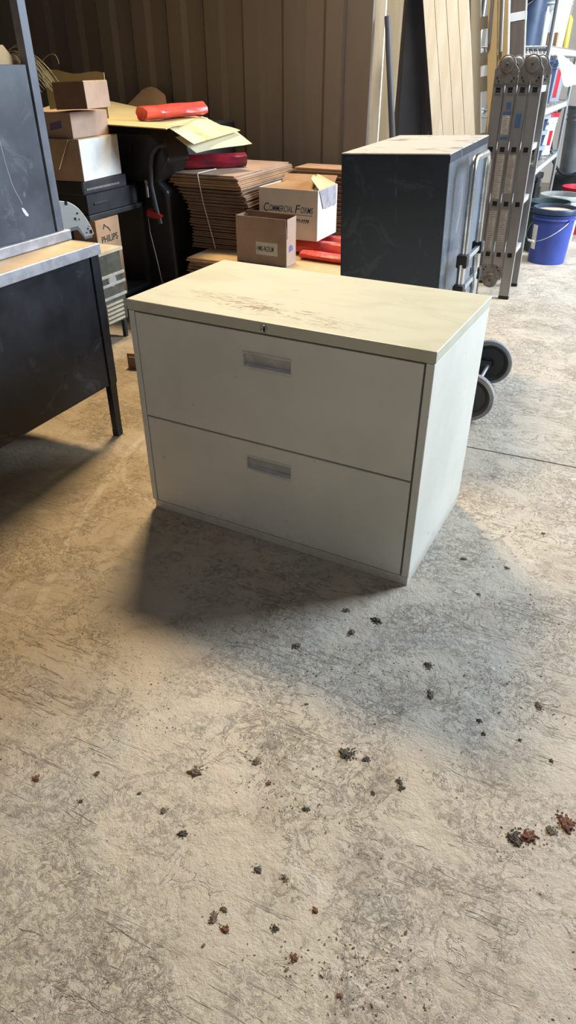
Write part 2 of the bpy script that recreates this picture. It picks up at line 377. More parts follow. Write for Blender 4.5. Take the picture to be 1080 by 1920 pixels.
# ---------------------------------------------------------------- main filing cabinet
def main_cabinet():
    t = thing('filing_cabinet', 'wide two-drawer putty coloured lateral filing cabinet with scratched cream top on the open floor', 'filing cabinet', (-1.239,1.566,0), R(-2.98))
    w, d, h = .914, .516, .711
    b = MB()
    b.box(0,.0,.034,.0195,d,.679).box(w-.0215,.0,.034,w,d,.679).box(.0195,d-.012,.034,w-.0215,d,.679).box(.0195,.022,.034,w-.0215,d-.012,.045)
    b.build('body', 'cab', t, bevel=.0025)
    b = MB(); b.box(-.002,-.002,.680,w+.002,d+.002,h); b.build('top', 'cabtop', t, bevel=.003, seg=3)
    b = MB(); b.box(.004,.006,0,w-.003,d-.004,.030); b.build('base', 'cab', t, bevel=.002)
    b = MB(); b.box(.0195,.06,.045,w-.0215,.07,.679); b.build('inner_frame', 'dark', t)
    def drawer(z0, z1, hz0, hz1):
        hx0, hx1 = .381, .533; x0, x1 = .0235, .8875
        b = MB(); y0, y1 = .001, .055
        b.box(x0,y0,z0,hx0,y1,z1).box(hx1,y0,z0,x1,y1,z1).box(hx0,y0,z0,hx1,y1,hz0).box(hx0,y0,hz1,hx1,y1,z1)
        bmesh.ops.remove_doubles(b.bm, verts=b.bm.verts, dist=1e-5)
        dr = b.build('drawer', 'cab', t)
        # pull: upper and lower lips, side cheeks, tray
        b = MB()
        b.box(hx0,-.0015,hz1-.006,hx1,.004,hz1).box(hx0,-.0015,hz0,hx1,.006,hz0+.0075)
        b.box(hx0,.0,hz0,hx0+.004,.020,hz1).box(hx1-.003,.0,hz0,hx1,.020,hz1)
        b.prism([(.020,hz0+.008),(.022,hz0+.008),(.010,hz1-.005),(.008,hz1-.005)], hx0+.004, hx1-.003, 'X')
        b.box(hx0+.004,.006,hz0+.0055,hx1-.003,.022,hz0+.0075)
        b.build('handle', 'handle', dr, bevel=.0006)
    drawer(.352, .6745, .575, .623); drawer(.0365, .3455, .252, .303)
    b = MB(); m = T((.453,-.002,.6935)) @ Matrix.Rotation(R(90),4,'X')
    b.lathe([(0,.001),(.0075,.001),(.0078,.004),(.0105,.004),(.0112,.003),(.0112,-.003),(0,-.003)], 28, m)
    lk = b.build('lock', 'chrome', t, smooth=True)
    b = MB(); b.box(.4521,-.0066,.688,.4539,-.0025,.699); b.build('keyhole', 'dark', lk)
main_cabinet()

# ---------------------------------------------------------------- black cabinet on a hand truck
def black_cabinet():
    t = thing('steel_cabinet', 'tall charcoal steel cabinet with dusty scuffed top, strapped upright beside the hand truck', 'cabinet', (-.569,2.624,.022), R(1.8), ry=-.034)
    w, d, h = .399, .800, .988
    b = MB(); b.box(-w,0,0,-.0015,d,h-.004); b.build('body', 'blkcab', t, bevel=.003)
    b = MB(); b.box(-.0015,.004,.004,0,d-.004,h-.03); b.build('side_panel', 'blkcabside', t, label='scratched side, daylight sheen put into its paler colour')
    b = MB(); b.box(-w+.0,0.0,h-.004,0,d,h); b.build('top', 'blkcabtop', t, bevel=.001)
    b = MB(); b.box(-.0012,.001,h-.03,.001,d-.001,h-.006); b.build('top_rail', 'blkcab', t)
black_cabinet()
def hand_truck():
    t = thing('hand_truck', 'chrome tube hand truck with two grey-tyred wheels carrying the charcoal cabinet', 'hand truck', (-.538,2.915,0), 0, ry=-.030)
    r = .0135
    def rod(name, pts, m='chrome', rr=r): b = MB(); b.tube(pts, rr, 12); return b.build(name, m, t, smooth=True)
    arc = [(.016, -.13+.13*(1-math.cos(a)), .93+.045*math.sin(a)) for a in [math.pi*k/12 for k in range(13)]]
    arc = [(.016, -.13, .93), (.016,-.127,.955), (.016,-.115,.972), (.016,-.095,.980), (.016,.095,.980), (.016,.115,.972), (.016,.127,.955), (.016,.13,.93)]
    rod('handle', [(.016,-.13,.46)]+arc+[(.016,.13,.46)])
    rod('frame_tube', [(.016,-.152,.06),(.016,-.152,.615)], rr=.0145); rod('frame_tube', [(.016,.152,.06),(.016,.152,.615)], rr=.0145)
    rod('inner_tube', [(.026,-.085,.06),(.026,-.085,.50)], rr=.010); rod('inner_tube', [(.026,.085,.06),(.026,.085,.50)], rr=.010)
    for z, hw in ((.625,.14), (.515,.16)):
        b = MB(); b.box(.014,-hw,z-.009,.030,hw,z+.009); b.build('crossbar', 'zinc', t, bevel=.002)
        for s in (-1, 1):
            b = MB(); b.box(-.004,s*hw-.024,z-.024,.038,s*hw+.024,z+.024); b.build('clamp', 'rubber', t, bevel=.006, seg=3)
    rod('strap_hook', [(.04,-.02,.62),(.045,-.025,.57),(.042,.0,.53),(.046,-.015,.50),(.042,-.01,.44),(.045,-.02,.38)], rr=.004)
    b = MB(); b.box(.012,-.150,.16,.024,.150,.19).box(.012,-.150,.32,.024,.150,.35); b.build('cross_plate', 'zinc', t, bevel=.002)
    b = MB(); b.box(-.25,-.17,.004,.035,.17,.012).box(.012,-.17,.004,.030,.17,.10); b.build('toe_plate', 'zinc', t, bevel=.002)
    b = MB(); b.cyl((.122,-.255,.100),(.122,.255,.100),.008); b.build('axle', 'zinc', t, smooth=True)
    for s in (-1, 1):
        cy = s*.218
        m = T((.122,cy,.103)) @ Matrix.Rotation(R(90),4,'X')
        b = MB(); b.lathe([(.086,.019),(.093,.020),(.101,.014),(.103,.006),(.103,-.006),(.101,-.014),(.093,-.020),(.086,-.019),(.084,0),(.086,.019)], 48, m)
        w = b.build('wheel', 'greyrubber', t, smooth=True)
        b = MB(); b.lathe([(0,.010),(.016,.016),(.022,.008),(.066,.006),(.076,.015),(.087,.018),(.087,-.018),(.076,-.015),(.066,-.006),(.022,-.008),(.016,-.016),(0,-.010)], 40, m)
        b.build('hub', 'blackplastic', w, smooth=True, label='black spoked hub')
        b = MB(); b.box(.018, cy-s*.025-.002, .088, .134, cy-s*.025+.002, .116); b.build('axle_bracket', 'blackmetal', t, bevel=.002)
        b = MB(); b.box(.060, cy-.026, .094, .132, cy-.023, .116).cyl((.122,cy-.030,.103),(.122,cy-.023,.103),.005); b.build('outer_bracket', 'blackmetal', t, bevel=.001)
hand_truck()

# ---------------------------------------------------------------- desk and bookcase, left
def desk():
    t = thing('steel_desk', 'black steel office desk with tan top and silver edge at the left', 'desk', (-1.66,1.99,0))
    b = MB(); b.box(-.76,-1.5,.708,-.012,-.010,.7415); b.build('desktop', 'desktop', t)
    b = MB(); b.box(-.012,-1.5,.706,0,0,.7425).box(-.76,-.010,.706,-.012,0,.7425); b.build('edge_band', 'silver', t, bevel=.002, label='worn silver edge')
    b = MB(); b.box(-.03,-1.46,.224,-.012,-.052,.706); b.build('side_panel', 'deskblack', t, bevel=.002)
    b = MB(); b.box(-.735,-.024,.30,-.045,-.012,.706); b.build('end_panel', 'deskblack', t)
    for x in (-.04, -.745):
        for y in (-.05, -1.49):
            b = MB(); b.box(x-.0, y, .224, x+.034, y+.042, .706)
            b.prism([(y+.003,0.0),(y+.033,0.0),(y+.040,.224),(y+.002,.224)], x+.004, x+.030, 'X')
            l = b.build('leg', 'deskblack', t, bevel=.002)
            b = MB(); b.box(x+.003,y+.002,0,x+.031,y+.034,.028); b.build('foot', 'rubber', l, bevel=.002)
    b = MB(); b.box(-.74,-1.46,.64,-.04,-.03,.700); b.build('apron', 'deskblack', t)
desk()
SCR = [(-.225,.34),(-.222,.30),(-.220,.275),(-.216,.24),(-.210,.206),(-.202,.182),(-.191,.161),(-.183,.14)]
PATCH = [(-.190,.132),(-.182,.131),(-.175,.124),(-.164,.107),(-.168,.103),(-.177,.106),(-.186,.120)]
def bookcase():
    t = thing('metal_bookcase', 'charcoal steel bookcase with scuffed side panel standing on the black desk', 'bookcase', (-1.80,1.99,.743))
    b = MB(); b.box(-.35,-1.2,0,.012,.008,.034); b.build('base_rail', 'silver', t, bevel=.003, label='chipped silver base rail')
    b = MB(); b.box(-.03,-1.15,.034,-.004,-.052,.524); b.build('side_panel', 'casepanel', t, bevel=.002)
    b = MB(); b.prism(SCR+[(y+.002,z+.002) for y, z in reversed(SCR)], -.004, -.0035, 'X'); b.build('scratch', 'stickergrey', t)
    b = MB(); b.prism(PATCH, -.004, -.003, 'X'); b.build('tape_patch', 'whiteplastic', t, label='small white tape patch')
    b = MB(); b.box(-.03,-.046,.034,0,-.012,1.35); b.build('post', 'casetrim', t, bevel=.001, label='grey corner post')
    b = MB(); b.box(-.052,-.010,.525,-.034,.022,1.34); b.build('shelf_bracket', 'grime', t, label='rusty slotted inner strip')
    b = MB(); b.box(-.33,-1.15,.505,-.031,-.055,.522); b.build('shelf', 'blackmetal', t)
    b = MB(); b.box(-.35,-1.15,1.34,-.0,-.0475,1.36); b.build('top_shelf', 'blackmetal', t)
    b = MB(); b.box(-.34,-.052,.034,-.33,-.040,1.34); b.build('post', 'blackmetal', t)
bookcase()
def carton(name, label, loc, rz, w, d, h, m, group=None, flaps=(), ry=0, lid=None, top=True, rx=0):
    # open or closed carton of sheet board, base corner at its front right bottom edge: x from -w to 0, y from 0 to d
    t = thing(name, label, 'box', loc, rz, group, ry, rx); th = .004
    b = MB(); b.box(-w,0,0,0,d,th).box(-w,0,th,0,th,h).box(-w,d-th,th,0,d,h).box(-w,th,th,-w+th,d-th,h).box(-th,th,th,0,d-th,h)
    b.build('body', m, t, bevel=.0008)
    if top:
        b = MB(); g = .0015
        b.box(-w+.001,.001,h,-.001,d/2-g,h+.0035); b.build('flap', lid or m, t); b = MB()
        b.box(-w+.001,d/2+g,h,-.001,d-.001,h+.0035); b.build('flap', lid or m, t)
    return t
# black upright thing and tan carton in the open top of the bookcase
b = MB(); b.box(-.19,-.95,0,0,-.005,.30); o = b.build('storage_bin', 'blackplastic', bevel=.01); o.location = (-1.93,1.955,1.2665)
tag(o, 'black bin standing in the open upper bay of the bookcase, top left corner', 'bin')
b = MB(); b.prism([(-.35,0),(0,0),(-.050,.050),(-.35,.055)], -.08, 0, 'X')
o = b.build('cardboard_box', 'kraftlight', bevel=.001); o.location = (-1.84,1.945,1.2665); tag(o, 'folded tan carton with sloping flap on the bookcase shelf, top left corner', 'box')

# ---------------------------------------------------------------- left pile: cart, electronics, boxes
def cart():
    t = thing('utility_cart', 'black steel two-tier cart under the stacked boxes', 'cart', (-2.56,3.02,0))
    b = MB(); b.box(-.55,0,.575,0,.50,.60); b.build('shelf', 'blackmetal', t, bevel=.003)
    b = MB(); b.box(-.55,0,.125,0,.50,.150); b.build('shelf', 'blackmetal', t, bevel=.003)
    for x in (-.55,-.03):
        for y in (0,.47):
            b = MB(); b.box(x,y,0,x+.03,y+.03,.60) if not (x > -.1 and y < .1) else b.box(x-.1,y+.28,0,x-.07,y+.31,.575)
            b.build('leg', 'blackmetal', t)
cart()
def recorder():
    t = thing('electronics_unit', 'flat black electronics unit with vent slots under the white box', 'electronics', (-2.555,2.99,.702))
    b = MB(); b.box(-.42,0,0,0,.37,.064); b.build('casing', 'blackplastic', t, bevel=.003)
    b = MB(); b.box(-.0,.005,.004,.004,.365,.060); b.build('front_panel', 'blackmetal', t, bevel=.002)
    b = MB()
    for i in range(22): b.box(.0035,.03+i*.0125,.020,.0055,.036+i*.0125,.030)
    b.build('vent_slots', 'stickergrey', t)
recorder()
b = MB(); b.box(-.46,0,0,-.0,.44,.10).box(0,.05,.04,.006,.16,.055).box(-.3,-.006,.02,-.2,0,.06); o = b.build('electronics_unit', 'blackplastic', bevel=.006)
o.location = (-2.57,3.03,.601); tag(o, 'larger black electronics unit on the cart below the vented one', 'electronics')
t = carton('cardboard_box', 'white-faced carton with hanging tan flap, lowest of the three stacked boxes', (-2.54,2.995,.767), R(4), .30, .345, .186, 'kraftpink', top=True, lid='kraftlight')
b = MB(); b.box(0,.002,.002,.0015,.343,.186); b.build('side_face', 'whitecard', t, label='white printed side')
b = MB(); b.sheet([(-.31,-.003,.186),(-.055,-.003,.186),(-.10,-.05,.058),(-.31,-.05,.058)],4,4,.004); b.build('flap', 'kraftlight', t, label='tan flap hanging open')
t = carton('cardboard_box', 'brown carton with a small purple label, middle of the three stacked boxes', (-2.575,3.005,.9585), R(2), .26, .30, .108, 'kraftpink')
b = MB(); b.prism([(-.135,.030),(-.060,.044),(-.060,.078),(-.130,.062)], -.0012, -.0002); b.build('label', plain('purple label', (.16,.12,.24), .6), t)
t = carton('cardboard_box', 'small brown carton, topmost of the three stacked boxes', (-2.475,3.02,1.086), R(6), .175, .21, .112, 'kraftdark', ry=R(-2.0), lid='kraftlight')
b = MB(); b.box(0,.001,.001,.0015,.209,.112); b.build('side_face', 'kraftpink', t, label='tan side, daylight painted in paler')  # lighter board on this side stands for the daylight falling on it
# cream sheet standing behind the top box
b = MB(); b.sheet([(-3.10,3.46,1.02),(-2.68,3.44,1.02),(-2.70,3.47,1.225),(-3.14,3.50,1.235)],8,4,.003, lambda u,v:.008*math.sin(9*u)*v)
tag(b.build('paper_sheet', 'creamboard'), 'cream folded paper sheet standing behind the topmost small carton', 'paper')
# tall printed carton
t = carton('lamp_carton', 'tall torn tan carton with black printing beside the black curved machine', (-2.552,3.045,.151), R(3), .15, .215, .415, 'kraft', rx=0)
text('printing', 'PHILIPS', .048, 'ink', t, T((.0006,.035,.30)) @ SIDE, bold=.0008)
b = MB(); b.prism([(.045,.205),(.075,.215),(.10,.245),(.185,.262),(.178,.205),(.12,.17),(.10,.215),(.07,.19)], 0.0002, .0012, 'X'); b.build('torn_hole', 'dark', t)
b = MB(); b.prism([(.085,.13),(.135,.12),(.150,.19),(.120,.215),(.085,.205)], .0014, .004, 'X'); b.build('torn_paper', 'paper', t)
b = MB(); b.prism([(.085,-.04+.05),(.125,.012),(.130,.10),(.12,.125),(.09,.11)], .0014, .003, 'X'); b.build('tape_strip', 'paper', t)
b = MB(); b.prism([(.06,.37),(.075,.395),(.10,.375),(.095,.372),(.078,.385),(.068,.368)], .0002, .0012, 'X').prism([(.10,.372),(.105,.378),(.13,.352),(.125,.348)], .0002,.0012,'X'); b.build('symbol', 'ink', t)
# dusty casing units behind the desk
def heater():
    t = thing('equipment_rack', 'dusty olive equipment housing with louvres behind the desk corner', 'equipment', (-2.36,2.78,0))
    b = MB(); b.box(-.30,0,.10,0,.20,.46); b.build('casing', 'grime', t, bevel=.006)
    b = MB(); b.box(-.31,-.01,.46,.01,.21,.475); b.build('lid', 'tanwood', t)
    b = MB()
    for z in (.235,.30,.345): b.box(-.0,.0,z,.012,.20,z+.014)
    b.build('ledge', 'stickergrey', t, bevel=.002)
    b = MB()
    for i in range(5): b.box(0,.02,.115+i*.022,.010,.16,.126+i*.022)
    b.build('louvre', 'tanwood', t)
    for x in (-.29,-.03):
        for y in (.01,.17): b = MB(); b.box(x,y,0,x+.02,y+.02,.10); b.build('foot', 'blackmetal', t)
    b = MB(); b.lathe([(0,.006),(.03,.006),(.035,0)],24,T((.002,.10,.325)) @ Matrix.Rotation(R(90),4,'Y')); b.build('knob', 'stickergrey', t, smooth=True)
heater()
# quarter-round white plate
def quarter_plate():
    t = thing('machine_guard', 'white quarter-round metal guard plate standing between the desk and the stacked boxes', 'guard plate', (-2.30,2.60,.60), R(45))
    pts = [(-.074,.156),(-.04,.151),(-.011,.146),(.011,.133),(.029,.117),(.046,.093),(.059,.069),(.07,.043),(.076,.022),(.081,.005),(.072,-.001),(.04,-.006),(.029,.018),(.016,.042),(-.006,.039),(-.045,.03),(-.09,.021)]
    b = MB(); b.prism(pts, 0, .006); b.build('plate', 'whitesteel', t, bevel=.001)
    b = MB(); b.prism([(-.09,.021),(-.045,.030),(-.006,.039),(.016,.042),(.029,.018),(.040,-.006),(.072,-.001),(.074,-.010),(.038,-.018),(.020,.012),(.010,.026),(-.006,.025),(-.045,.015),(-.09,.006)], -.001, .05); b.build('flange', 'greyplastic', t, bevel=.001)
    b = MB()
    for x, z in ((-.021,.142),(.070,.015)): b.box(x-.005,-.0012,z-.008,x+.005,0,z+.008)
    b.build('hole', 'ink', t)
    b = MB()
    for x, z, q in ((.021,.097,.004),(.008,.075,.005),(.026,.071,.003),(.011,.068,.002),(.064,.039,.002),(.058,.028,.004),(.05,.012,.003)): b.cyl((x,-.0012,z),(x,0,z),q,seg=8)
    b.build('chip_marks', 'ink', t)
    b = MB(); b.box(-.085,.010,-.60,-.065,.03,.1); b.build('stand', 'blackmetal', t)
quarter_plate()
# wires bundle
def wires():
    b = MB()
    for i in range(26):
        y0 = 3.34+random.uniform(-.03,.05); x0 = -3.22+random.uniform(-.03,.03)
        L = random.uniform(.16,.34); hgt = random.uniform(.05,.13); dz = random.uniform(-.02,.02)
        pts = [(x0+L*u, y0+.02*math.sin(3*u+i), 1.215+dz+hgt*math.sin(math.pi*min(1,u*.8+.25))-.06*u*u) for u in [k/10 for k in range(11)]]
        b.tube(pts, .0016, 5)
    pts = [(-3.03+.13*math.sin(u*1.6), 3.36, 1.20+.11*math.sin(.6+u*1.9)) for u in [k/12 for k in range(13)]]
    b.tube(pts, .0016, 5)
    tag(b.build('wire_bundle', 'wire', smooth=True), 'loose bundle of thin straw coloured wire behind the bookcase post', 'wire', kind='stuff')
wires()
# things under the cart
b = MB(); b.tube([(-2.40,3.10,.018),(-2.34,3.04,.018),(-2.25,3.03,.018),(-2.16,3.08,.018),(-2.18,3.16,.018)], .018, 10).tube([(-2.42,3.20,.012),(-2.32,3.12,.045),(-2.22,3.11,.045),(-2.1,3.20,.012)], .012, 8)
tag(b.build('cable', 'rubber', smooth=True), 'thick black cable lying on the floor under the cart', 'cable')
t = carton('cardboard_box', 'small dark brown carton on the floor, half hidden left of the white filing cabinet', (-1.93,2.60,0), R(12), .15, .16, .075, 'kraftdark', lid='kraft')
b = MB(); b.box(-.14,-.0012,.058,-.07,0,.064); b.build('tape', 'paper', t)

# ---------------------------------------------------------------- black machine and added dark block beneath the cream boards
b = MB(); b.box(-3.50,3.78,0,-2.50,4.53,.955); tag(b.build('dark_block', 'blackmetal', bevel=.01), 'added black block that supports the cream boards and darkens the space below', 'cabinet')  # made-up block, holds the boards up and makes the space behind dark
def machine():
    t = thing('floor_machine', 'black plastic floor machine with curved arm and red levers under the cream boards', 'machine', (-2.45,3.50,0))
    b = MB(); b.prism([(-.42,.72),(.0,.70),(.06,.76),(.10,.82),(.08,.90),(0,.955),(-.42,.955)], -.02, .22); b.build('hood', 'blackplastic', t, bevel=.02, seg=3)
    b = MB(); b.prism([(-.40,.03),(.08,.03),(.05,.66),(-.02,.72),(-.40,.72)], .02, .20); b.build('body', 'blackplastic', t, bevel=.02, seg=3)
    b = MB(); b.tube([(.10,-.03,.90),(.06,-.04,.895),(.02,-.045,.86),(.0,-.045,.80),(-.01,-.045,.70),(.01,-.045,.58),(.03,-.045,.50)], .014, 10); b.build('arm', 'blackmetal', t, smooth=True)
    b = MB(); b.prism([(-.055,.535),(-.045,.575),(-.01,.57),(.045,.545),(.04,.53),(.0,.525)], -.06, -.03); b.build('lever', 'redhard', t, bevel=.004)
    b = MB(); b.prism([(-.02,.16),(.08,.15),(.12,.09),(.07,.05),(.02,.07),(.01,.12),(-.03,.13)], -.05, .0); b.build('pedal', 'redhard', t, bevel=.006)
    b = MB(); b.tube([(-.04,-.062,.53),(-.035,-.065,.45),(-.01,-.065,.32),(.01,-.065,.20),(.02,-.06,.14),(.05,-.05,.10)], .0028, 6); b.build('cord', 'stickergrey', t, smooth=True)
    b = MB(); b.cyl((-.06,-.002,.71),(-.06,-.02,.71),.010).box(-.066,-.02,.63,-.054,-.012,.70); b.build('knob', 'stickergrey', t, smooth=True)
    b = MB(); b.box(-.42,-.03,0,.10,.26,.035); b.build('base', 'blackplastic', t, bevel=.01)
    b = MB()
    for x in (-.30,-.22): b.box(x,-.024,.86,x+.05,-.018,.875)
    b.box(-.13,-.024,.85,-.12,-.018,.90); b.build('slot', 'dark', t)
machine()
# cream boards
b = MB(); b.sheet([(-3.35,3.40,1.012),(-2.19,3.25,.998),(-2.39,4.0,1.000),(-3.55,4.32,1.085)],14,8,.005, lambda u,v:.006*math.sin(5*u+2)*v+.004*math.sin(11*v))
tag(b.build('board', 'creamboard'), 'long cream board lying across the black machine and added block', 'board')
b = MB(); b.sheet([(-2.27,3.36,1.004),(-2.15,3.44,.916),(-2.12,3.9,.950),(-2.40,3.95,1.010)],10,8,.002, lambda u,v:.014*math.sin(4*u+v*3)*(.2+v)*.6*(1-abs(2*u-1)))
tag(b.build('paper_sheet', mat('stained cream paper', (.64,.54,.32), (.38,.29,.14), .75, 0, 6, .1, lo=.5, hi=.75)), 'stained cream paper sheet drooping off the board beside the red roll', 'paper')
b = MB(); b.sheet([(-2.26,3.44,.945),(-2.175,3.50,.868),(-2.025,3.86,.893),(-2.20,3.95,.960)],8,6,.002, lambda u,v:.004*math.sin(5*v))
tag(b.build('paper_sheet', mat('blue edged paper', (.60,.53,.34), (.24,.27,.29), .75, 0, 3, 0, (1,.3,1), .55, .65)), 'lower cream sheet sticking out to the right under the stained paper', 'paper')
def film_roll(p0, p1, r, name, label, seed, m_='red'):
    rnd = random.Random(seed); p0, p1 = Vector(p0), Vector(p1); ax = (p1-p0); n = 22
    t = thing(name, label, 'plastic roll', p0)
    b = MB(); ph = [rnd.uniform(0,6.28) for _ in range(6)]
    side = ax.normalized().cross(Vector((0,0,1))); up = Vector((0,0,1)); rings = []
    for i in range(n+1):
        u = i/n; c = ax*u+up*r*.75
        ring = []
        for k in range(24):
            a = 2*math.pi*k/24; rr = r*(1+.08*math.sin(3*a+ph[0]+2*u)+.05*math.sin(7*a+ph[1]+6*u)+.05*math.sin(14*u+ph[2]+a))
            ring.append(b.bm.verts.new(c+side*math.cos(a)*rr*1.1+up*max(-r*.74, math.sin(a)*rr*.75)))
        rings.append(ring)
    for A, B in zip(rings, rings[1:]):
        for k in range(24): b.bm.faces.new((A[k], A[(k+1)%24], B[(k+1)%24], B[k]))
    m = T(ax*.02+up*r*.75)
    for A, uu in ((rings[0], .03), (rings[-1], .97)):
        cc = ax*uu+up*r*.75; inn = [b.bm.verts.new(cc+(v.co-(ax*(0 if uu < .5 else 1)+up*r*.75))*.35) for v in A]
        for k in range(24): b.bm.faces.new((A[k], A[(k+1)%24], inn[(k+1)%24], inn[k]))
        b.bm.faces.new(inn)
    b.build('roll', m_, t, smooth=True); return t
film_roll((-2.505,3.50,1.008),(-2.385,3.93,1.016),.045,'plastic_roll','bright red plastic sheeting roll on top of the cream boards',1)
# kraft hump against the wall
b = MB(); b.sheet([(-3.36,4.38,.959),(-2.92,4.38,.959),(-3.02,4.51,1.09),(-3.20,4.51,1.12)],8,4,.004, lambda u,v:.03*math.sin(math.pi*u))
tag(b.build('kraft_paper', 'kraftdark', smooth=True), 'brown crumpled kraft paper leaning on the wall behind the cream board', 'paper')

# ---------------------------------------------------------------- flattened cartons
def pallet():
    t = thing('pallet', 'wooden pallet under the flattened cartons behind the white filing cabinet', 'pallet', (-2.35,3.50,0))
    b = MB()
    for y in (0,.21,.42,.63,.84): b.box(0,y,.10,1.22,y+.10,.12)
    b.build('deck_board', 'rustbrown', t)
    b = MB()
    for x in (0,.56,1.12): b.box(x,0,.0,x+.09,.94,.10)
    b.build('stringer', 'rustbrown', t)
pallet()
def pad(z, x0, y0, x1, y1, m='kraftdark', name='flattened_carton', th=.0145, seed=0, gap=0.003, rz=0.0):
    rnd = random.Random(seed); w, d = x1-x0, y1-y0
    b = MB(); h = th*.42
    b.box(0,0,0,w,d,h); b.box(rnd.uniform(0,.01),rnd.uniform(0,.012),h+gap,w-rnd.uniform(0,.02),d,h*2+gap)
    b.box(.02,d*.5-.01,h,w-.02,d-.01,h+gap)      # folded core holding the two walls apart
    o = b.build(name, m); o.location = (x0, y0, z); o.rotation_euler[2] = rz; return o
n_low = 12
for k in range(n_low):
    z = .1205+k*.0187
    j = random.uniform(-.012,.012)
    last = k == n_low-1
    o = pad(z, -2.22+j, 3.385+random.uniform(0,.015)+.04*(1-k/n_low), -1.10+j, 4.40, 'kraftlight' if last else 'kraftdark', seed=k, th=.0165)
    tag(o, 'light tan flattened carton on which the small labelled box stands' if last else 'flattened brown carton in the low pile under the small labelled box', 'flattened carton', 'flattened cartons in the low pile')
ztop = .1205+n_low*.0187
nst = 23; dz = (.752-ztop)/nst
for k in range(nst):
    u = k/(nst-1); xl = -2.34+.02*math.sin(3*u)-.12*max(0,u-.45)/.55*max(0,u-.45)/.55*1.0-.02*u; xr = -1.935+random.uniform(-.012,.008)-(max(0,u-.62)/.38)*.05
    o = pad(ztop+k*dz, xl+random.uniform(-.006,.006), 3.60+.05*(1-u)+random.uniform(-.006,.006), xr, 4.30+.03*u, 'kraftpink' if k > nst-2 else ('kraft' if k > nst-5 else 'kraftdark'), seed=50+k, th=dz*.86)
    if k == nst-1: tag(o, 'flattened brown carton, topmost of the tall strapped pile', 'flattened carton', 'flattened cartons in the tall strapped pile')
    else: tag(o, 'flattened brown carton in the tall strapped pile left of the lettered white box', 'flattened carton', 'flattened cartons in the tall strapped pile')
b = MB(); b.tube([(-2.235,3.80,.7565),(-2.235,3.60,.7565),(-2.230,3.584,.750),(-2.20,3.580,.60),(-2.165,3.588,.45),(-2.15,3.600,.36)], .0028, 6)
tag(b.build('strapping_cord', 'rope', smooth=True), 'thin pale cord hanging down the front of the tall carton pile', 'cord')
# loose cartons spread on the pile behind the lettered box
zz = ztop
for k in range(16):
    o = pad(zz, -1.93+random.uniform(-.015,.015), 4.24, -1.34+random.uniform(-.02,.02), 4.46, 'kraft' if k > 13 else 'kraftdark', seed=90+k, th=.022)
    tag(o, 'flattened brown carton piled against the wall behind the lettered white box', 'flattened carton', 'flattened cartons behind the lettered box'); zz += .0245
# red film on the pile
film_roll((-2.475,3.69,.7535),(-2.15,4.00,.7535),.050,'plastic_roll','dark red plastic bag roll on top of the tall carton pile',5,'redbag')
zr = ztop
for i, (x0,x1,y,r) in enumerate(((-1.90,-1.16,3.78,.048),(-1.90,-1.12,3.95,.048))):
    film_roll((x0,y,zr),(x1,y+.02,zr),r,'plastic_roll',('front' if i == 0 else 'rear')+' red plastic sheeting roll under the lettered white box',11+i)
film_roll((-1.62,3.66,zr),(-1.08,3.62,zr),.030,'plastic_roll','short red plastic fold in front of the lettered white box at its right end',21)
# small labelled box
def small_box():
    t = thing('cardboard_box', 'small brown open carton with a white code label on the light tan cartons', 'box', (-1.612,3.437,ztop), R(-2.5))
    w, d, h, th = .312, .112, .172, .003; hf = .240
    b = MB(); b.box(-w,0,0,0,d,th).box(-w,0,th,0,th,h).box(-w,d-th,th,0,d,h).box(-w,th,th,-w+th,d-th,h).box(-th,th,th,0,d-th,h); b.build('body', 'kraftpink', t, bevel=.0008)
    b = MB(); b.prism([(-w,h),(0,h),(-.006,hf),(-w+.002,hf)], 0, th); b.build('flap', 'kraftpink', t)
    b = MB(); b.prism([(-w,h),(0,h),(-.002,hf+.006),(-w+.02,hf+.012)], d-th, d); b.build('flap', 'kraftdark', t)
    b = MB(); b.prism([(.006,h-.03),(d-.004,h-.01),(d-.004,hf+.004),(.005,hf)], .0002, .003, 'X'); b.build('flap', 'kraftpink', t)
    b = MB(); b.prism([(.006,h),(d-.004,h),(d-.004,hf),(.006,hf)], -w, -w+.003, 'X'); b.build('flap', 'kraftdark', t)
    b = MB(); b.box(-.188,-.0010,.050,-.054,-.0002,.116); l = b.build('label', 'paper', t)
    text('printing', 'HMS-9625LM', .038, 'ink', l, T((-.183,-.0014,.070)) @ FRONT, xs=.50, bold=.0003)
    b = MB(); b.prism([(.03,.07),(.075,.078),(.07,.098),(.05,.108),(.028,.100)], .0002, .0010, 'X'); b.build('tape_mark', plain('blue tape mark', (.12,.12,.30), .5), t)
small_box()
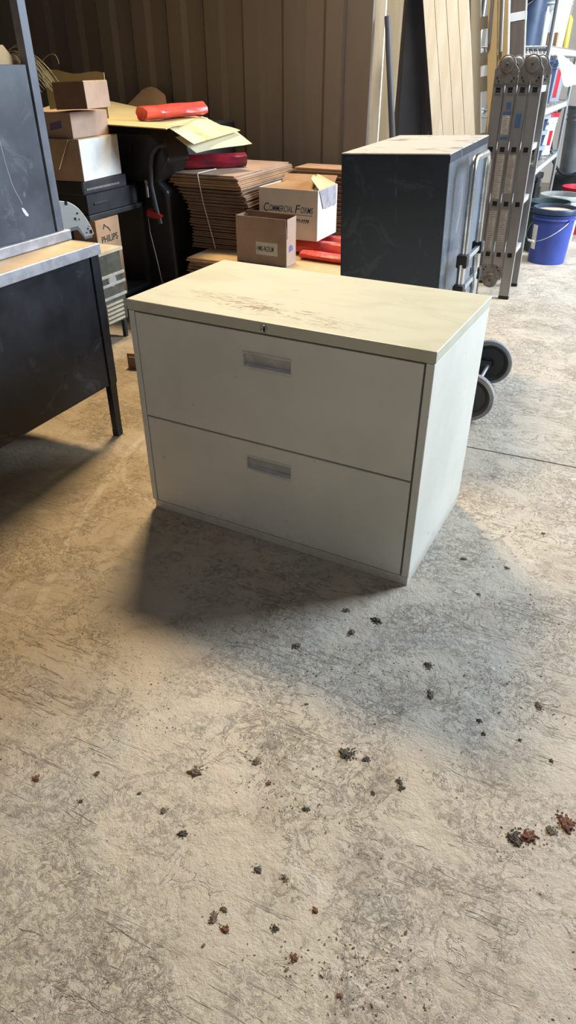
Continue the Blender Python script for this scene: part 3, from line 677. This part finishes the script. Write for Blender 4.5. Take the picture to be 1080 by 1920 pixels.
def forms_box():
    z0 = ztop+.083
    t = thing('cardboard_box', 'large white carton with blue lettering, top flaps open, on red plastic', 'box', (-1.555,3.72,z0), R(0))
    w, d, h, th = .362, .29, .262, .004
    b = MB(); b.box(-w,0,0,0,d,th).box(-w,0,th,0,th,h).box(-w,d-th,th,0,d,h).box(-w,th,th,-w+th,d-th,h).box(-th,th,th,0,d-th,h); b.build('body', mat('cream white carton', (.62,.585,.50), (.54,.50,.43), .75, 0, 4), t, bevel=.001)
    b = MB(); b.box(0,.002,.002,.0015,d-.002,h-.002); b.build('side_face', 'whitecard', t, label='end face, daylight put into its whiter colour')  # end made whiter than the carton front to paint in the daylight
    b = MB(); b.sheet([(-w+.01,.004,h),(-.03,.004,h),(-.045,.10,h+.030),(-w+.13,.10,h+.028)],3,3,.003); b.build('flap', 'kraft', t)
    b = MB(); b.sheet([(.0,.02,h+.002),(.0,.28,h+.002),(-.12,.28,h+.05),(-.05,.02,h+.055)],6,3,.003, lambda u,v:.01*math.sin(6*u)*v); b.build('flap', 'kraftlight', t)
    b = MB(); b.sheet([(-w+.01,d-.003,h),(-.02,d-.003,h),(-.03,d+.07,h+.035),(-w,d+.07,h+.03)],3,3,.003); b.build('flap', 'kraft', t)
    # torn silver-grey patch hanging over the end face
    b = MB(); b.sheet([(.004,.01,h),(.004,.26,h),(.006,.26,h-.10),(.006,.07,h-.10)],8,6,.002, lambda u,v:.004*math.sin(20*u)*v); b.build('torn_liner', 'silver', t)
    x = -w+.030
    for ch, sz, wid in (('C',.062,.034),('OMMERCIAL',.046,.148),('F',.062,.034),('ORMS',.046,.076)):
        o = text('printing', ch, sz, 'inkblue', t, FRONT, shear=.2, bold=.0002)
        xsv = [v.co.x for v in o.data.vertices]; a0, a1 = min(xsv), max(xsv)
        for v in o.data.vertices: v.co.x = x+(v.co.x-a0)*wid/(a1-a0)
        o.location = (0,-.0006,.143 if len(ch) > 1 else .141)
        x += wid+(.012 if ch == 'OMMERCIAL' else .001)
    b = MB(); b.box(-w+.03,-.0010,.131,-.03,-.0001,.1335); b.build('printed_line', 'inkblue', t)
    text('printing', '(800) 733-8779', .025, 'ink', t, T((-.200,-.0006,.092)) @ FRONT, shear=.2, xs=.95, bold=.0008)
forms_box()

# ---------------------------------------------------------------- boards and pipe leaning past the wall corner
def plank(label, quad, m, th=.022, name='board', cat='board'):
    b = MB(); b.sheet(quad, 1, 6, th); o = b.build(name, m, bevel=.0015); return tag(o, label, cat)
def lean(x0, x1, y0, y1, z1, shift=0.0, z0=0.0):     # quad facing -Y, base at y0, top at y1, sideways shift at the top
    return [(x0,y0,z0),(x1,y0,z0),(x1+shift,y1,z1),(x0+shift,y1,z1)]
plank('pale sawn board standing beside the brown wall corner, left of the black pipe', lean(-1.70,-1.545,4.66,4.74,2.6,-.03), 'palewood', .02)
plank('tan board leaning behind the black pipe', lean(-1.70,-1.555,4.95,5.05,2.5,.0), 'tanwood', .018)
b = MB(); b.tube([(-1.27,4.50,.0),(-1.395,4.55,.75),(-1.515,4.60,1.495)], lambda u:.021-.004*u, 14); 
tag(b.build('pipe', 'darkslab', smooth=True), 'black pipe leaning against the pale board behind the charcoal cabinet', 'pipe')
plank('wide dark grey board standing between the tan board and the pale planks', lean(-1.60,-1.30,5.28,5.36,2.5,-.04), 'darkslab', .02)
for i, (xx, sh_, lab) in enumerate(((-1.36,-.14,'first thin dark board left of the pale planks, standing on edge'),(-1.29,-.23,'middle thin dark board left of the pale planks, standing on edge'),(-1.20,-.36,'thin dark board touching the pale planks, standing on edge'))):
    b = MB(); q = lean(xx, xx+.026, 5.20-.035*i, 5.25-.035*i, 2.1 if i else 1.42, sh_ if i else sh_*.7); b.sheet(q, 1, 4, .025)
    tag(b.build('board', 'darkslab' if i != 1 else mat('dark brown board', (.05,.042,.04), (.07,.06,.055), .6, 0, 4), bevel=.002), lab, 'board', 'thin dark boards on edge')
xs = [-1.100,-1.028,-.956,-.884,-.818]
for i in range(4):
    q = lean(xs[i], xs[i+1]-.003, 4.98, 5.09, 2.1, -.455)
    plank(['leftmost','second from left','third from left','rightmost'][i]+' of the four pale tall planks leaning behind the charcoal cabinet', q, mat('pale plank %d' % i, (.84-.02*i,.76-.01*i,.62), (.74,.65,.50), .6, 0, 3, .1, (6,6,.5)), .02)
# frame of tan crossbars, pale wall seen through it
def crate_frame():
    t = thing('slatted_frame', 'tan timber frame with crossbars standing between the pale planks and the amber stepladder', 'timber frame', (-.857,5.28,0), ry=-.154)
    b = MB(); b.box(-.095,0,0,-.036,.04,2.3); b.build('upright', 'tanwood', t, bevel=.002)
    for z0, z1 in ((.80,.89),(1.13,1.215),(1.275,1.345),(1.47,1.535),(1.75,1.8)):
        b = MB(); b.box(-.036,.0,z0,.026,.03,z1); b.build('crossbar', 'tanwood', t, bevel=.002)
    b = MB(); b.box(.026,.0,0,.06,.04,2.3); b.build('upright', 'tanwood', t, bevel=.002)
crate_frame()
def stepladder():
    t = thing('stepladder', 'amber fibreglass stepladder with grey braces, folded behind the aluminium ladder', 'ladder', (-.804,5.03,0), ry=-.149)
    for x in (0,.062):
        b = MB(); b.box(x,0,.02,x+.055,.03,2.2); b.build('rail', 'yellowfg', t, bevel=.003)
    b = MB(); b.tube([(.012,-.012,1.38),(.030,-.012,1.60),(.055,-.012,1.9)], .010, 8); b.build('brace', 'alu', t)
    b = MB(); b.tube([(.080,-.012,1.33),(.086,-.012,1.55),(.092,-.012,1.9)], .010, 8); b.build('brace', 'alu', t)
    b = MB(); b.box(.117,-.002,.02,.124,.032,2.2); b.build('edge_strip', 'whiteplastic', t)
    for x in (0,.062):
        b = MB(); b.box(x-.003,-.003,0,x+.058,.033,.03); b.build('foot', 'rubber', t)
stepladder()
def post():
    t = thing('timber_post', 'dark brown post with a white band between the stepladder and the shelf rack', 'post', (-.700,5.10,0), ry=-.14)
    b = MB(); b.box(0,0,0,.086,.06,2.4); b.build('post', 'rustbrown', t, bevel=.003)
    b = MB(); b.box(-.001,-.002,1.49,.088,.062,1.532); b.build('band', 'whiteplastic', t, label='white written band')
    b = MB(); b.box(.086,.0,0,.092,.03,2.4); b.build('edge_strip', 'aluedge', t)
post()

# ---------------------------------------------------------------- folding aluminium ladder
def ladder():
    t = thing('folding_ladder', 'folded aluminium multi-position ladder with stickers standing beside the blue pail', 'ladder', (-.568,4.569,0), 0, ry=R(-1.2))
    p = .0668; wd = .060; Y0, Y1 = 0.0, .334; th = .026
    Zr = [.271,.563,.853,1.148]
    for i in range(4):
        x1 = -i*p; x0 = x1-wd; zb = .0 if i in (0,3) else .10; zt = 1.215
        for y0 in (Y0, Y1):
            b = MB(); b.box(x0,y0,zb+.02,x1,y0+.003,zt).box(x0,y0,zb+.02,x0+.003,y0+th,zt).box(x1-.003,y0,zb+.02,x1,y0+th,zt)
            rl = b.build('rail', 'alu', t, bevel=.001)
            if i == 0:
                b = MB(); b.box(x1-.0002,y0-.001,zb+.02,x1+.002,y0+.006,zt).box(x1-.0002,y0+th-.005,zb+.02,x1+.002,y0+th,zt); b.build('rail_highlight', 'aluedge', rl)  # pale strips paint the edge highlight of the right-hand rails
            if zb == 0:
                b = MB(); b.box(x0-.002,y0-.002,0,x1+.002,y0+th+.002,.022); b.build('foot', 'rubber', rl, bevel=.003)
            if y0 == Y0:
                for z in Zr:
                    xc = (x0+x1)/2
                    b = MB(); s = .0165
                    b.box(xc-s,y0-.004,z-s,xc+s,y0,z-s+.003).box(xc-s,y0-.004,z+s-.003,xc+s,y0,z+s).box(xc-s,y0-.004,z-s,xc-s+.003,y0,z+s).box(xc+s-.003,y0-.004,z-s,xc+s,y0,z+s)
                    e = b.build('rung_end', 'alu', rl)
                    b = MB(); b.box(xc-s+.003,y0-.001,z-s+.003,xc+s-.003,y0,z+s-.003); b.build('hollow', 'dark', rl)
        for z in Zr:
            xc = (x0+x1)/2; b = MB(); b.box(xc-.016,Y0+.004,z-.016,xc+.016,Y1+.001,z+.016); b.build('rung', 'aluedge', t, bevel=.002)  # white-lit look of the rungs put into their pale metal
    # hinges
    def hinge(xc, zc, y, up):
        s = 1 if up else -1; r = .047
        a0 = [(xc+r*math.cos(R(q)), zc+s*r*math.sin(R(q))) for q in range(0, 181, 10)]
        poly = a0+[(xc-.064,zc-s*.022),(xc-.062,zc-s*.085),(xc-.008,zc-s*.095),(xc,zc-s*.070),(xc+.008,zc-s*.095),(xc+.062,zc-s*.085),(xc+.064,zc-s*.022)]
        h = thing_part = MB(); h.prism(poly, y-.007, y); ho = h.build('hinge', 'hinge', t, bevel=.002)
        m = T((xc,y-.007,zc)) @ Matrix.Rotation(R(90),4,'X')
        b = MB(); b.lathe([(0,.008),(.008,.008),(.010,.005),(.030,.006),(.036,.003),(.040,0)], 32, m); b.build('hinge_disc', 'hinge', ho, smooth=True)
        b = MB()
        for dx, dz_ in ((-.045,-.062),(.045,-.062),(-.035,-.078),(.035,-.078),(.0,0)): b.cyl((xc+dx,y-.0165 if dx == 0 else y-.010,zc+s*dz_),(xc+dx,y-.006,zc+s*dz_),.005,seg=10)
        b.build('rivet', 'dark', ho)
    for y in (Y0, Y1): 
        hinge(-.063, 1.268, y, True); hinge(-.063-2*p, 1.268, y, True)
        hinge(-.063-p, .115, y, False)
    # stickers on the near side
    def sticker(i, z0, z1, m='stickergrey', lines=0, x0=-.052, x1=-.012, seed=0, face=0):
        y = -.0005; b = MB(); b.box(-i*p+x0,y-.0006,z0,-i*p+x1,y,z1); s = b.build('sticker', m, t)
        if lines:
            rnd = random.Random(seed); b = MB(); n = lines
            for k in range(n):
                z = z0+(z1-z0)*(k+.5)/n; q = rnd.uniform(.5,1); b.box(-i*p+x0+.004,y-.0010,z-.0022,-i*p+x0+.004+(x1-x0-.008)*q,y-.0006,z+.0022)
            b.build('fine_print', 'fineink', s)
    sticker(2, 1.055, 1.090, 'stickerblue', 0, -.040, -.014); sticker(2, 1.03, 1.045, 'stickerblue', 0, -.052, -.008)
    sticker(2, .93, 1.025, 'stickergrey', 9, seed=1); sticker(2, .905, .918, 'stickerblue', 0, -.052, -.010)
    sticker(1, .965, 1.035, 'stickerblue', 0, -.046, -.016)
    sticker(1, .62, .83, 'stickergrey', 22, seed=2); sticker(2, .59, .83, 'stickergrey', 20, seed=3)
    sticker(2, .30, .52, 'stickergrey', 18, seed=4); sticker(1, .32, .53, 'stickergrey', 16, seed=6); sticker(3, .60, .80, 'stickergrey', 14, seed=5)
    # arrow sticker on the far rail, towards the viewer
    y = Y1-.0005; b = MB(); b.box(-.048,y-.0006,.735,-.010,y,.835); s = b.build('sticker', 'stickergrey', t)
    b = MB(); b.prism([(-.033,.795),(-.025,.795),(-.025,.815),(-.018,.815),(-.029,.832),(-.040,.815),(-.033,.815)], y-.0012, y-.0006)
    for k in range(4): b.box(-.042,y-.0012,.768+k*.006,-.016,y-.0006,.771+k*.006)
    ring = MB
    b.prism([(-.029+.017*math.cos(R(a)), .750+.010*math.sin(R(a))) for a in range(0,360,20)], y-.0010, y-.0006); b.build('arrow_print', 'ink', s)
    b = MB(); b.prism([(-.029+.014*math.cos(R(a)), .750+.0075*math.sin(R(a))) for a in range(0,360,20)], y-.0015, y-.0010); b.build('oval_print', 'paper', s)
ladder()

# ---------------------------------------------------------------- pails
def pail(label, loc, m, r=.148, h=.37, rim=None, content=None, lid=None, bail=True, name='pail', rz=0, group=None, sticker=None, ba=25, open_top=True):
    t = thing(name, label, 'bucket', loc, rz, group); rb = r*.88
    P = lambda z: rb+(r-rb)*z/h
    prof = [(0,.004),(rb-.004,.004),(rb,0.0),(P(h*.80),h*.80),(P(h*.80)+.007,h*.80),(P(h*.80)+.008,h*.815),(P(h*.80)+.001,h*.83),(P(h*.87),h*.87),(P(h*.87)+.007,h*.872),(P(h*.87)+.008,h*.885),(P(h*.9),h*.90)]
    if rim is None: prof += [(P(h)+.006,h*.985),(P(h)+.007,h),(P(h)-.002,h)]
    else: prof += [(P(h),h*.93)]
    inner = [(P(h)-.005,h*.96),(rb-.006,.02),(0,.02)]
    b = MB(); b.lathe(prof+([(P(h)-.005, h*.93)] if rim else [])+inner, 48); b.build('body', m, t, smooth=True)
    if rim:
        b = MB(); b.lathe([(P(h)-.006,h*.90),(P(h)+.004,h*.90),(P(h)+.010,h*.91),(P(h)+.010,h*.985),(P(h)+.006,h),(P(h)-.010,h),(P(h)-.012,h*.93),(P(h)-.006,h*.90)], 48); b.build('rim', rim, t, smooth=True)
    if content:
        b = MB(); b.lathe([(0,h*.95),(r*.5,h*.945),(r*.8,h*.94),(P(h)-.013,h*.935),(P(h)-.013,h*.90),(0,h*.90)], 48); b.build('contents', content, t, smooth=True)
    if lid:
        b = MB(); b.lathe([(0,h+.004),(P(h)-.02,h+.004),(P(h)-.015,h+.010),(P(h)+.010,h+.010),(P(h)+.012,h-.02),(P(h)+.009,h-.02),(P(h)+.008,h+.001),(0,h+.001)], 48); b.build('lid', lid, t, smooth=True)
    if bail:
        a = R(ba); s = P(h*.8)+.012
        e0 = Vector((s*math.cos(a), s*math.sin(a), h*.80)); e1 = Vector((s*math.cos(a+math.pi), s*math.sin(a+math.pi), h*.80))
        out = Vector((math.sin(a), -math.cos(a), 0)); pts = []
        for k in range(19):
            q = math.pi*k/18; c = (e0+e1)/2
            pts.append(c+(e0-c)*math.cos(q)*(1.0+.02*math.sin(q))+(out*.158+Vector((0,0,-.118*h/.37)))*math.sin(q)*(r/.148)*1.15)
        b = MB(); b.tube(pts, .0022, 6); bl = b.build('bail', 'zinc', t, smooth=True)
        b = MB(); b.tube(pts[8:11], .009, 8); b.build('grip', 'whiteplastic', bl, smooth=True)
        b = MB()
        for e in (e0, e1): b.cyl(e*1.0-Vector((e.x,e.y,0)).normalized()*.012, e+Vector((e.x,e.y,0)).normalized()*.004, .014, seg=14)
        b.build('ear', m, t, smooth=True)
    if sticker:
        a0, a1, z0, z1, sm = sticker; b = MB(); n = 10
        for k in range(n):
            A, B = R(a0+(a1-a0)*k/n), R(a0+(a1-a0)*(k+1)/n)
            vs_ = [b.bm.verts.new(((P(z)+.0010)*math.cos(q), (P(z)+.0010)*math.sin(q), z)) for q, z in ((A,z0),(B,z0),(B,z1),(A,z1))]
            b.bm.faces.new(vs_)
        b.build('label', sm, t)
    return t
pail('blue plastic pail with black rim full of tan slurry beside the folded aluminium ladder', (-.485,5.735,0), 'blue', .152, .385, rim='navy', content='dirt', ba=-40, sticker=(-150,-128,.10,.27,'paper'))
pail('dark green open pail behind the blue pail', (-.57,6.09,0), 'greenplastic', .152, .37, bail=False)
pail('white pail with open grey rim behind and right of the blue pail', (-.52,6.44,0), 'whiteplastic', .165, .375, rim='blacktex', ba=-60)
t = pail('red open bucket behind the white pail at the right edge', (-.40,6.98,0), 'redpail', .17, .37, bail=False)
b = MB(); b.lathe([(0,.03),(.03,.02),(.035,0),(.02,-.02),(0,-.02)],10,T((-.02,-.02,.315))).lathe([(0,.025),(.025,.015),(.028,0),(0,-.02)],8,T((.04,-.03,.31))); 
M['rag'] = plain('white rag', (.8,.75,.72), .9); b.lathe([(0,-.02),(.155,-.02),(.155,0),(0,.0)],24,T((0,0,.29))); b.build('rag', 'rag', t, smooth=True)
pail('grey lidded drum wrapped by black hose at the right edge', (-.56,8.55,.30), 'drumgrey', .24, .60, lid='greyplastic', bail=False, name='drum')
b = MB(); b.box(-.80,8.30,0,-.22,8.8,.30); tag(b.build('crate', 'blackplastic', bevel=.01), 'black crate under the grey drum', 'crate')
b = MB(); pts = [(-.66+.22*math.sin(u*5.2+.2)*(1+.1*u)+.02*u, 8.26-.03*u, .68+.38*math.cos(u*5.2+.2)+.01*u) for u in [k/30 for k in range(31)]]
b.tube(pts, .014, 8)
tag(b.build('hose', 'rubber', smooth=True), 'black hose looped in front of the grey drum', 'hose')
# two black cases near floor behind the ladder
b = MB(); b.box(-1.02,6.55,0,-.82,6.9,.11); tag(b.build('tool_case', 'blackplastic', bevel=.01), 'black tool case on the floor under the rack, behind the dark green pail', 'case')

# ---------------------------------------------------------------- wire shelf rack
RX0, RX1, RY0, RY1 = -1.27, -.77, 6.02, 8.00
SH = [.13, .545, .975, 1.368]
def rack():
    t = thing('wire_shelf_rack', 'chrome wire shelf rack loaded with pails at the right edge', 'shelf rack', (RX1,RY0,0))
    w, d = RX0-RX1, RY1-RY0
    for x in (w, 0):
        for y in (0, d):
            b = MB(); b.cyl((x,y,0),(x,y,2.2),.0165 if x == 0 and y == 0 else .0165,seg=14); b.build('post', 'zinc', t, smooth=True)
    for z in SH+[1.85]:
        b = MB()
        def edge(p0, p1):
            p0, p1 = Vector(p0), Vector(p1)
            b.cyl(p0,p1,.006,seg=8); q = Vector((0,0,-.048)); b.cyl(p0+q,p1+q,.006,seg=8)
            n = int((p1-p0).length/.033); pts = []
            for k in range(2*n+1): pts.append(p0+(p1-p0)*(k/(2*n))+(q*.96 if k%2 else q*.04))
            b.tube(pts, .003, 5)
        edge((0,.018,z),(0,d-.018,z)); edge((w,.018,z),(w,d-.018,z)); edge((w+.018,0,z),(-.018,0,z)); edge((w+.018,d,z),(-.018,d,z))
        for k in range(14):
            x = w+.03+(-w-.06)*k/13; b.tube([(x,.0,z+.006),(x,d,z+.006)], .0025, 5)
        for k in range(1,5): b.tube([(w,d*k/5,z),(0,d*k/5,z)], .0035, 5)
        b.build('shelf', 'zinc', t, smooth=True)
rack()
def on(s): return SH[s]+.0095
# top shelf
pail('navy pail on the rack top shelf beside the brown post', (-1.01,6.27,on(3)), 'navy', .14, .34, lid='navy', ba=-60)
b = MB(); b.lathe([(0,0),(.03,0),(.032,.19),(.012,.22),(.012,.245),(0,.245)],20); o = b.build('bottle', 'whiteplastic', smooth=True); o.location = (-.90,6.53,on(3)); tag(o, 'slim white bottle on the rack top shelf right of the navy pail', 'bottle')
b = MB(); b.box(-.05,-.05,0,.05,.05,.09); o = b.build('cardboard_box', 'kraft'); o.location = (-.86,6.72,on(3)); tag(o, 'tiny brown carton on the rack top shelf between the two pails', 'box')
pail('white lidded pail with printing on the rack top shelf', (-.935,7.03,on(3)), 'whiteplastic', .15, .35, lid='whiteplastic', ba=-60, sticker=(-75,-45,.04,.12,'paper'))
b = MB(); b.lathe([(0,0),(.035,0),(.035,.20),(.015,.23),(0,.23)],20); o = b.build('bottle', plain('yellow bottle', (.6,.42,.05), .4), smooth=True); o.location = (-.83,7.40,on(3)); tag(o, 'yellow bottle right of the white pail on the rack top shelf', 'bottle')
# second shelf
pail('navy pail on the second rack shelf nearest the ladder', (-.945,6.62,on(2)), 'navy', .15, .31, lid='navy', ba=-70)
pail('grey pail with narrow red label on the second rack shelf', (-.93,7.45,on(2)), 'greyplastic', .15, .31, lid='greyplastic', ba=-60, sticker=(-50,-32,.03,.24,'redpail'))
o = pail('navy pail in the far corner of the second rack shelf', (-.945,7.07,on(2)), 'navy', .13, .30, lid='navy', bail=False)
# third shelf
for k in range(4):
    pail(['lowest','second','third','topmost'][k]+' of the white nested tubs on the third rack shelf', (-.93,6.42,on(1)+k*.0895), 'whiteplastic', .13, .078, bail=False, lid='whiteplastic', name='plastic_tub', group='white tubs')
for k in range(3):
    pail(['lowest','middle','topmost'][k]+' navy tub with pale lid on the third rack shelf', (-.935,6.98,on(1)+k*.1175), 'navy', .14, .106, bail=False, lid='greyplastic', name='plastic_tub', group='navy tubs')
pail('white pail with printed label at the far end of the third rack shelf', (-.93,7.52,on(1)), 'whiteplastic', .15, .33, lid='redpail', ba=-50, sticker=(-40,-20,.08,.20,'redpail'))
# bottom shelf
for i, (y, hh, lab, m) in enumerate(((6.35,.22,'dark grey tool box on the rack bottom shelf nearest the ladder','greyplastic'),(6.85,.30,'tall black tool box on the rack bottom shelf','blackplastic'),(7.4,.26,'black tool box at the far end of the rack bottom shelf','blackplastic'))):
    t = thing('tool_box', lab, 'tool box', (-1.02,y,on(0)))
    b = MB(); b.box(-.2,-.18,0,.2,.18,hh*.8); b.build('body', m, t, bevel=.01)
    b = MB(); b.box(-.205,-.185,hh*.8,.205,.185,hh); b.build('lid', m, t, bevel=.01)
    b = MB(); b.box(.20,-.03,hh*.6,.215,.03,hh*.85); b.build('latch', 'zinc', t, bevel=.003)
# translucent plastic sheet draped off the rack
n = NT('translucent polythene'); n.out((.86,.84,.86), .35); n.b.inputs['Alpha'].default_value = .38; M['poly'] = n.m
b = MB(); b.sheet([(-.762,6.30,1.356),(-.590,6.50,1.235),(-.560,6.50,1.12),(-.67,6.40,1.13)],10,6,.001, lambda u,v:.01*math.sin(7*u+3*v)*v)
tag(b.build('plastic_sheet', 'poly', smooth=True), 'translucent plastic sheet hanging off the rack top shelf', 'plastic sheet')

# ---------------------------------------------------------------- mud clods on the floor
def clod(label, x, y, r, m, seed, h=.5, group=None, name='mud_clod'):
    rnd = random.Random(seed); b = MB()
    for q_ in range(1):
        res = bmesh.ops.create_icosphere(b.bm, subdivisions=3, radius=1); ph = [rnd.uniform(0,6.28) for _ in range(6)]; a = rnd.uniform(0,3.14)
        for v in res['verts']:
            c = v.co.copy(); k = 1+.22*math.sin(4*c.x+ph[0])*math.sin(5*c.y+ph[1])+.15*math.sin(11*c.x+ph[2]+3*c.y)+.12*math.sin(13*c.y+ph[3])+.10*math.sin(23*c.x+ph[4])*math.sin(21*c.y+ph[5])
            v.co = c*k
        bmesh.ops.transform(b.bm, matrix=T((rnd.uniform(-.4,.4)*r, rnd.uniform(-.4,.4)*r, 0)) @ Matrix.Rotation(a,4,'Z') @ Matrix.Diagonal((r*.62,r*.40,r*.20+.0008,1)), verts=res['verts'])
    for _ in range(int(12+r*2200)):
        a = rnd.uniform(0,6.28); q = r*abs(rnd.gauss(0,.55)); s = rnd.uniform(.0006,.0020)*(1+r*30)*(1.2-min(q/r,1)*.6)
        res = bmesh.ops.create_icosphere(b.bm, subdivisions=1, radius=s)
        for v in res['verts']: v.co *= rnd.uniform(.7,1.25)
        zc = s*h*.5*rnd.uniform(.6,1.4)
        bmesh.ops.transform(b.bm, matrix=T((q*math.cos(a), q*math.sin(a), zc)) @ Matrix.Rotation(a,4,'Z') @ Matrix.Diagonal((rnd.uniform(.9,1.4),.9,h*1.5,1)), verts=res['verts'])
    lowest = min(v.co.z for v in b.bm.verts)
    for v in b.bm.verts: v.co.z = max(v.co.z, 0)
    o = b.build(name, m); o.location = (x, y, 0); return tag(o, label, 'mud clod', group)
M['mudbrown'] = mat('dry brown mud', (.16,.115,.08), (.25,.19,.13), .95, 0, 160, .8)
M['muddark'] = mat('dark mud', (.07,.058,.046), (.15,.125,.10), .95, 0, 160, .8)
M['mudred'] = mat('red clay', (.30,.125,.075), (.15,.065,.04), .95, 0, 160, .8)
def G(u, v):
    f=1265.5; cb,sb=math.cos(.9838),math.sin(.9838); cy,sy=math.cos(R(25)),math.sin(R(25))
    a,c,d=(u-540)/f,(960-v)/f,-1; vy=c*cb-d*sb; vz=c*sb+d*cb; t=-1.2707/vz
    return (a*cy-vy*sy)*t, (a*sy+vy*cy)*t
CL = [(965,1568,.020,'muddark','dark grey mud crumbs left of the red clay, lower right'),(995,1568,.022,'mudred','red clay clod beside dark crumbs, lower right'),(1062,1540,.024,'mudred','red clay clod at the right edge of the floor'),(1035,1558,.013,'mudbrown','brown mud crumbs between the two red clay clods'),
 (655,1413,.020,'muddark','largest dark clod in the warm patch of floor'),(688,1424,.010,'muddark','small dark clod just right of the largest dark clod'),(748,1464,.010,'muddark','dark clod right of the warm patch, upper of two'),(752,1478,.008,'muddark','dark clod right of the warm patch, lower of two'),
 (370,1447,.019,'mudbrown','brown crumbly clod at the end of a curved scratch'),(480,1430,.013,'mudbrown','flat brown clod above the small red one'),(504,1470,.007,'mudred','small red clod left of the warm patch centre'),(345,1564,.012,'muddark','dark clod with scraped trail, left of centre'),
 (575,1518,.009,'muddark','grey clod below the warm patch'),(482,1630,.010,'muddark','dark crumb pile at lower centre left'),(421,1743,.009,'mudred','red clod left of two at the lower floor'),(515,1741,.008,'muddark','round dark brown clod at the lower floor'),(552,1796,.009,'mudred','red brown clod lowest of the three at the lower floor'),
 (400,1722,.012,'mudbrown','pale brown crumb pile left of the lower red clod'),(420,1705,.009,'mudbrown','brown crumb pile above the lower red clod'),(637,1868,.005,'mudred','tiny red crumb near the bottom edge, centre'),(590,1707,.007,'mudred','faint red crumb right of the lower dark clod'),
 (706,1166,.018,'muddark','dark crumbly mud just below the cabinet corner shadow'),(648,1145,.012,'mudbrown','brown mud crumbs at the edge of the cabinet shadow'),(660,1188,.016,'mudbrown','flat mud scrape below the cabinet corner'),(805,1250,.014,'mudbrown','brown tread mark mud right of the cabinet shadow'),(808,1300,.015,'mudbrown','brown mud scrape, right of the middle of the floor'),
 (900,1352,.008,'muddark','dark crumb at the right middle of the floor, upper'),(907,1376,.007,'muddark','dark crumb at the right middle of the floor, lower'),(975,1388,.005,'muddark','tiny dark crumb far right of the floor'),(1010,1325,.014,'mudbrown','brown tread mud near the right edge'),(555,1214,.015,'mudbrown','brown mud scrape at the lower tip of the cabinet shadow'),
 (307,1520,.008,'mudbrown','crumb pile left of the warm patch'),(68,1458,.010,'mudred','reddish brown crumbs at the left of the floor'),(180,1452,.008,'mudred','faint reddish crumbs left of the curved scratch'),(1033,1426,.006,'muddark','tiny dark crumb at the right, above the red clay'),(700,1487,.006,'muddark','small crumb under the two dark clods'),(535,1650,.008,'mudbrown','pale crumb right of the lower centre pile'),(1018,1001,.008,'mudbrown','brown crumb near the right edge, behind the cabinet corner'),
 (870,1048,.012,'mudbrown','brown mud crumbs just right of the cabinet side'),(950,1065,.010,'mudbrown','brown crumb on the pale floor right of the cabinet'),(898,1115,.007,'mudbrown','faint crumb on the pale floor right of the cabinet'),(150,1503,.006,'muddark','dark crumb at the far left of the floor'),(262,1488,.005,'muddark','tiny dark crumb left of the crumb pile')]
for i, (u, v, r, m, lab) in enumerate(CL):
    x, y = G(u, v); clod(lab, x, y, r*1.15, m, 100+i, .45)
rnd = random.Random(3); b = MB()
for k in range(7000):
    u = rnd.uniform(0,1080); v = rnd.uniform(1130,1915) if rnd.random() < .7 else rnd.uniform(880,1300)
    if v < 1150 and u < 880: continue
    if rnd.random() > (.35+.65*u/1080): continue
    x, y = G(u, v)
    if math.sin(x*9+2*math.sin(y*7))*math.sin(y*11+1.5*math.sin(x*6)) < rnd.uniform(-.1,.5): continue
    s = rnd.uniform(.0005,.0017)*(1.8 if rnd.random() < .05 else 1)
    res = bmesh.ops.create_icosphere(b.bm, subdivisions=1, radius=s)
    bmesh.ops.transform(b.bm, matrix=T((x,y,s*.3)) @ Matrix.Rotation(rnd.uniform(0,3),4,'Z') @ Matrix.Diagonal((rnd.uniform(1,2.2),rnd.uniform(.5,1),.6,1)), verts=res['verts'])
for v in b.bm.verts: v.co.z = max(v.co.z, 0)
tag(b.build('grit', 'mudbrown'), 'fine brown grit and crumbs scattered over the concrete floor', 'grit', kind='stuff')
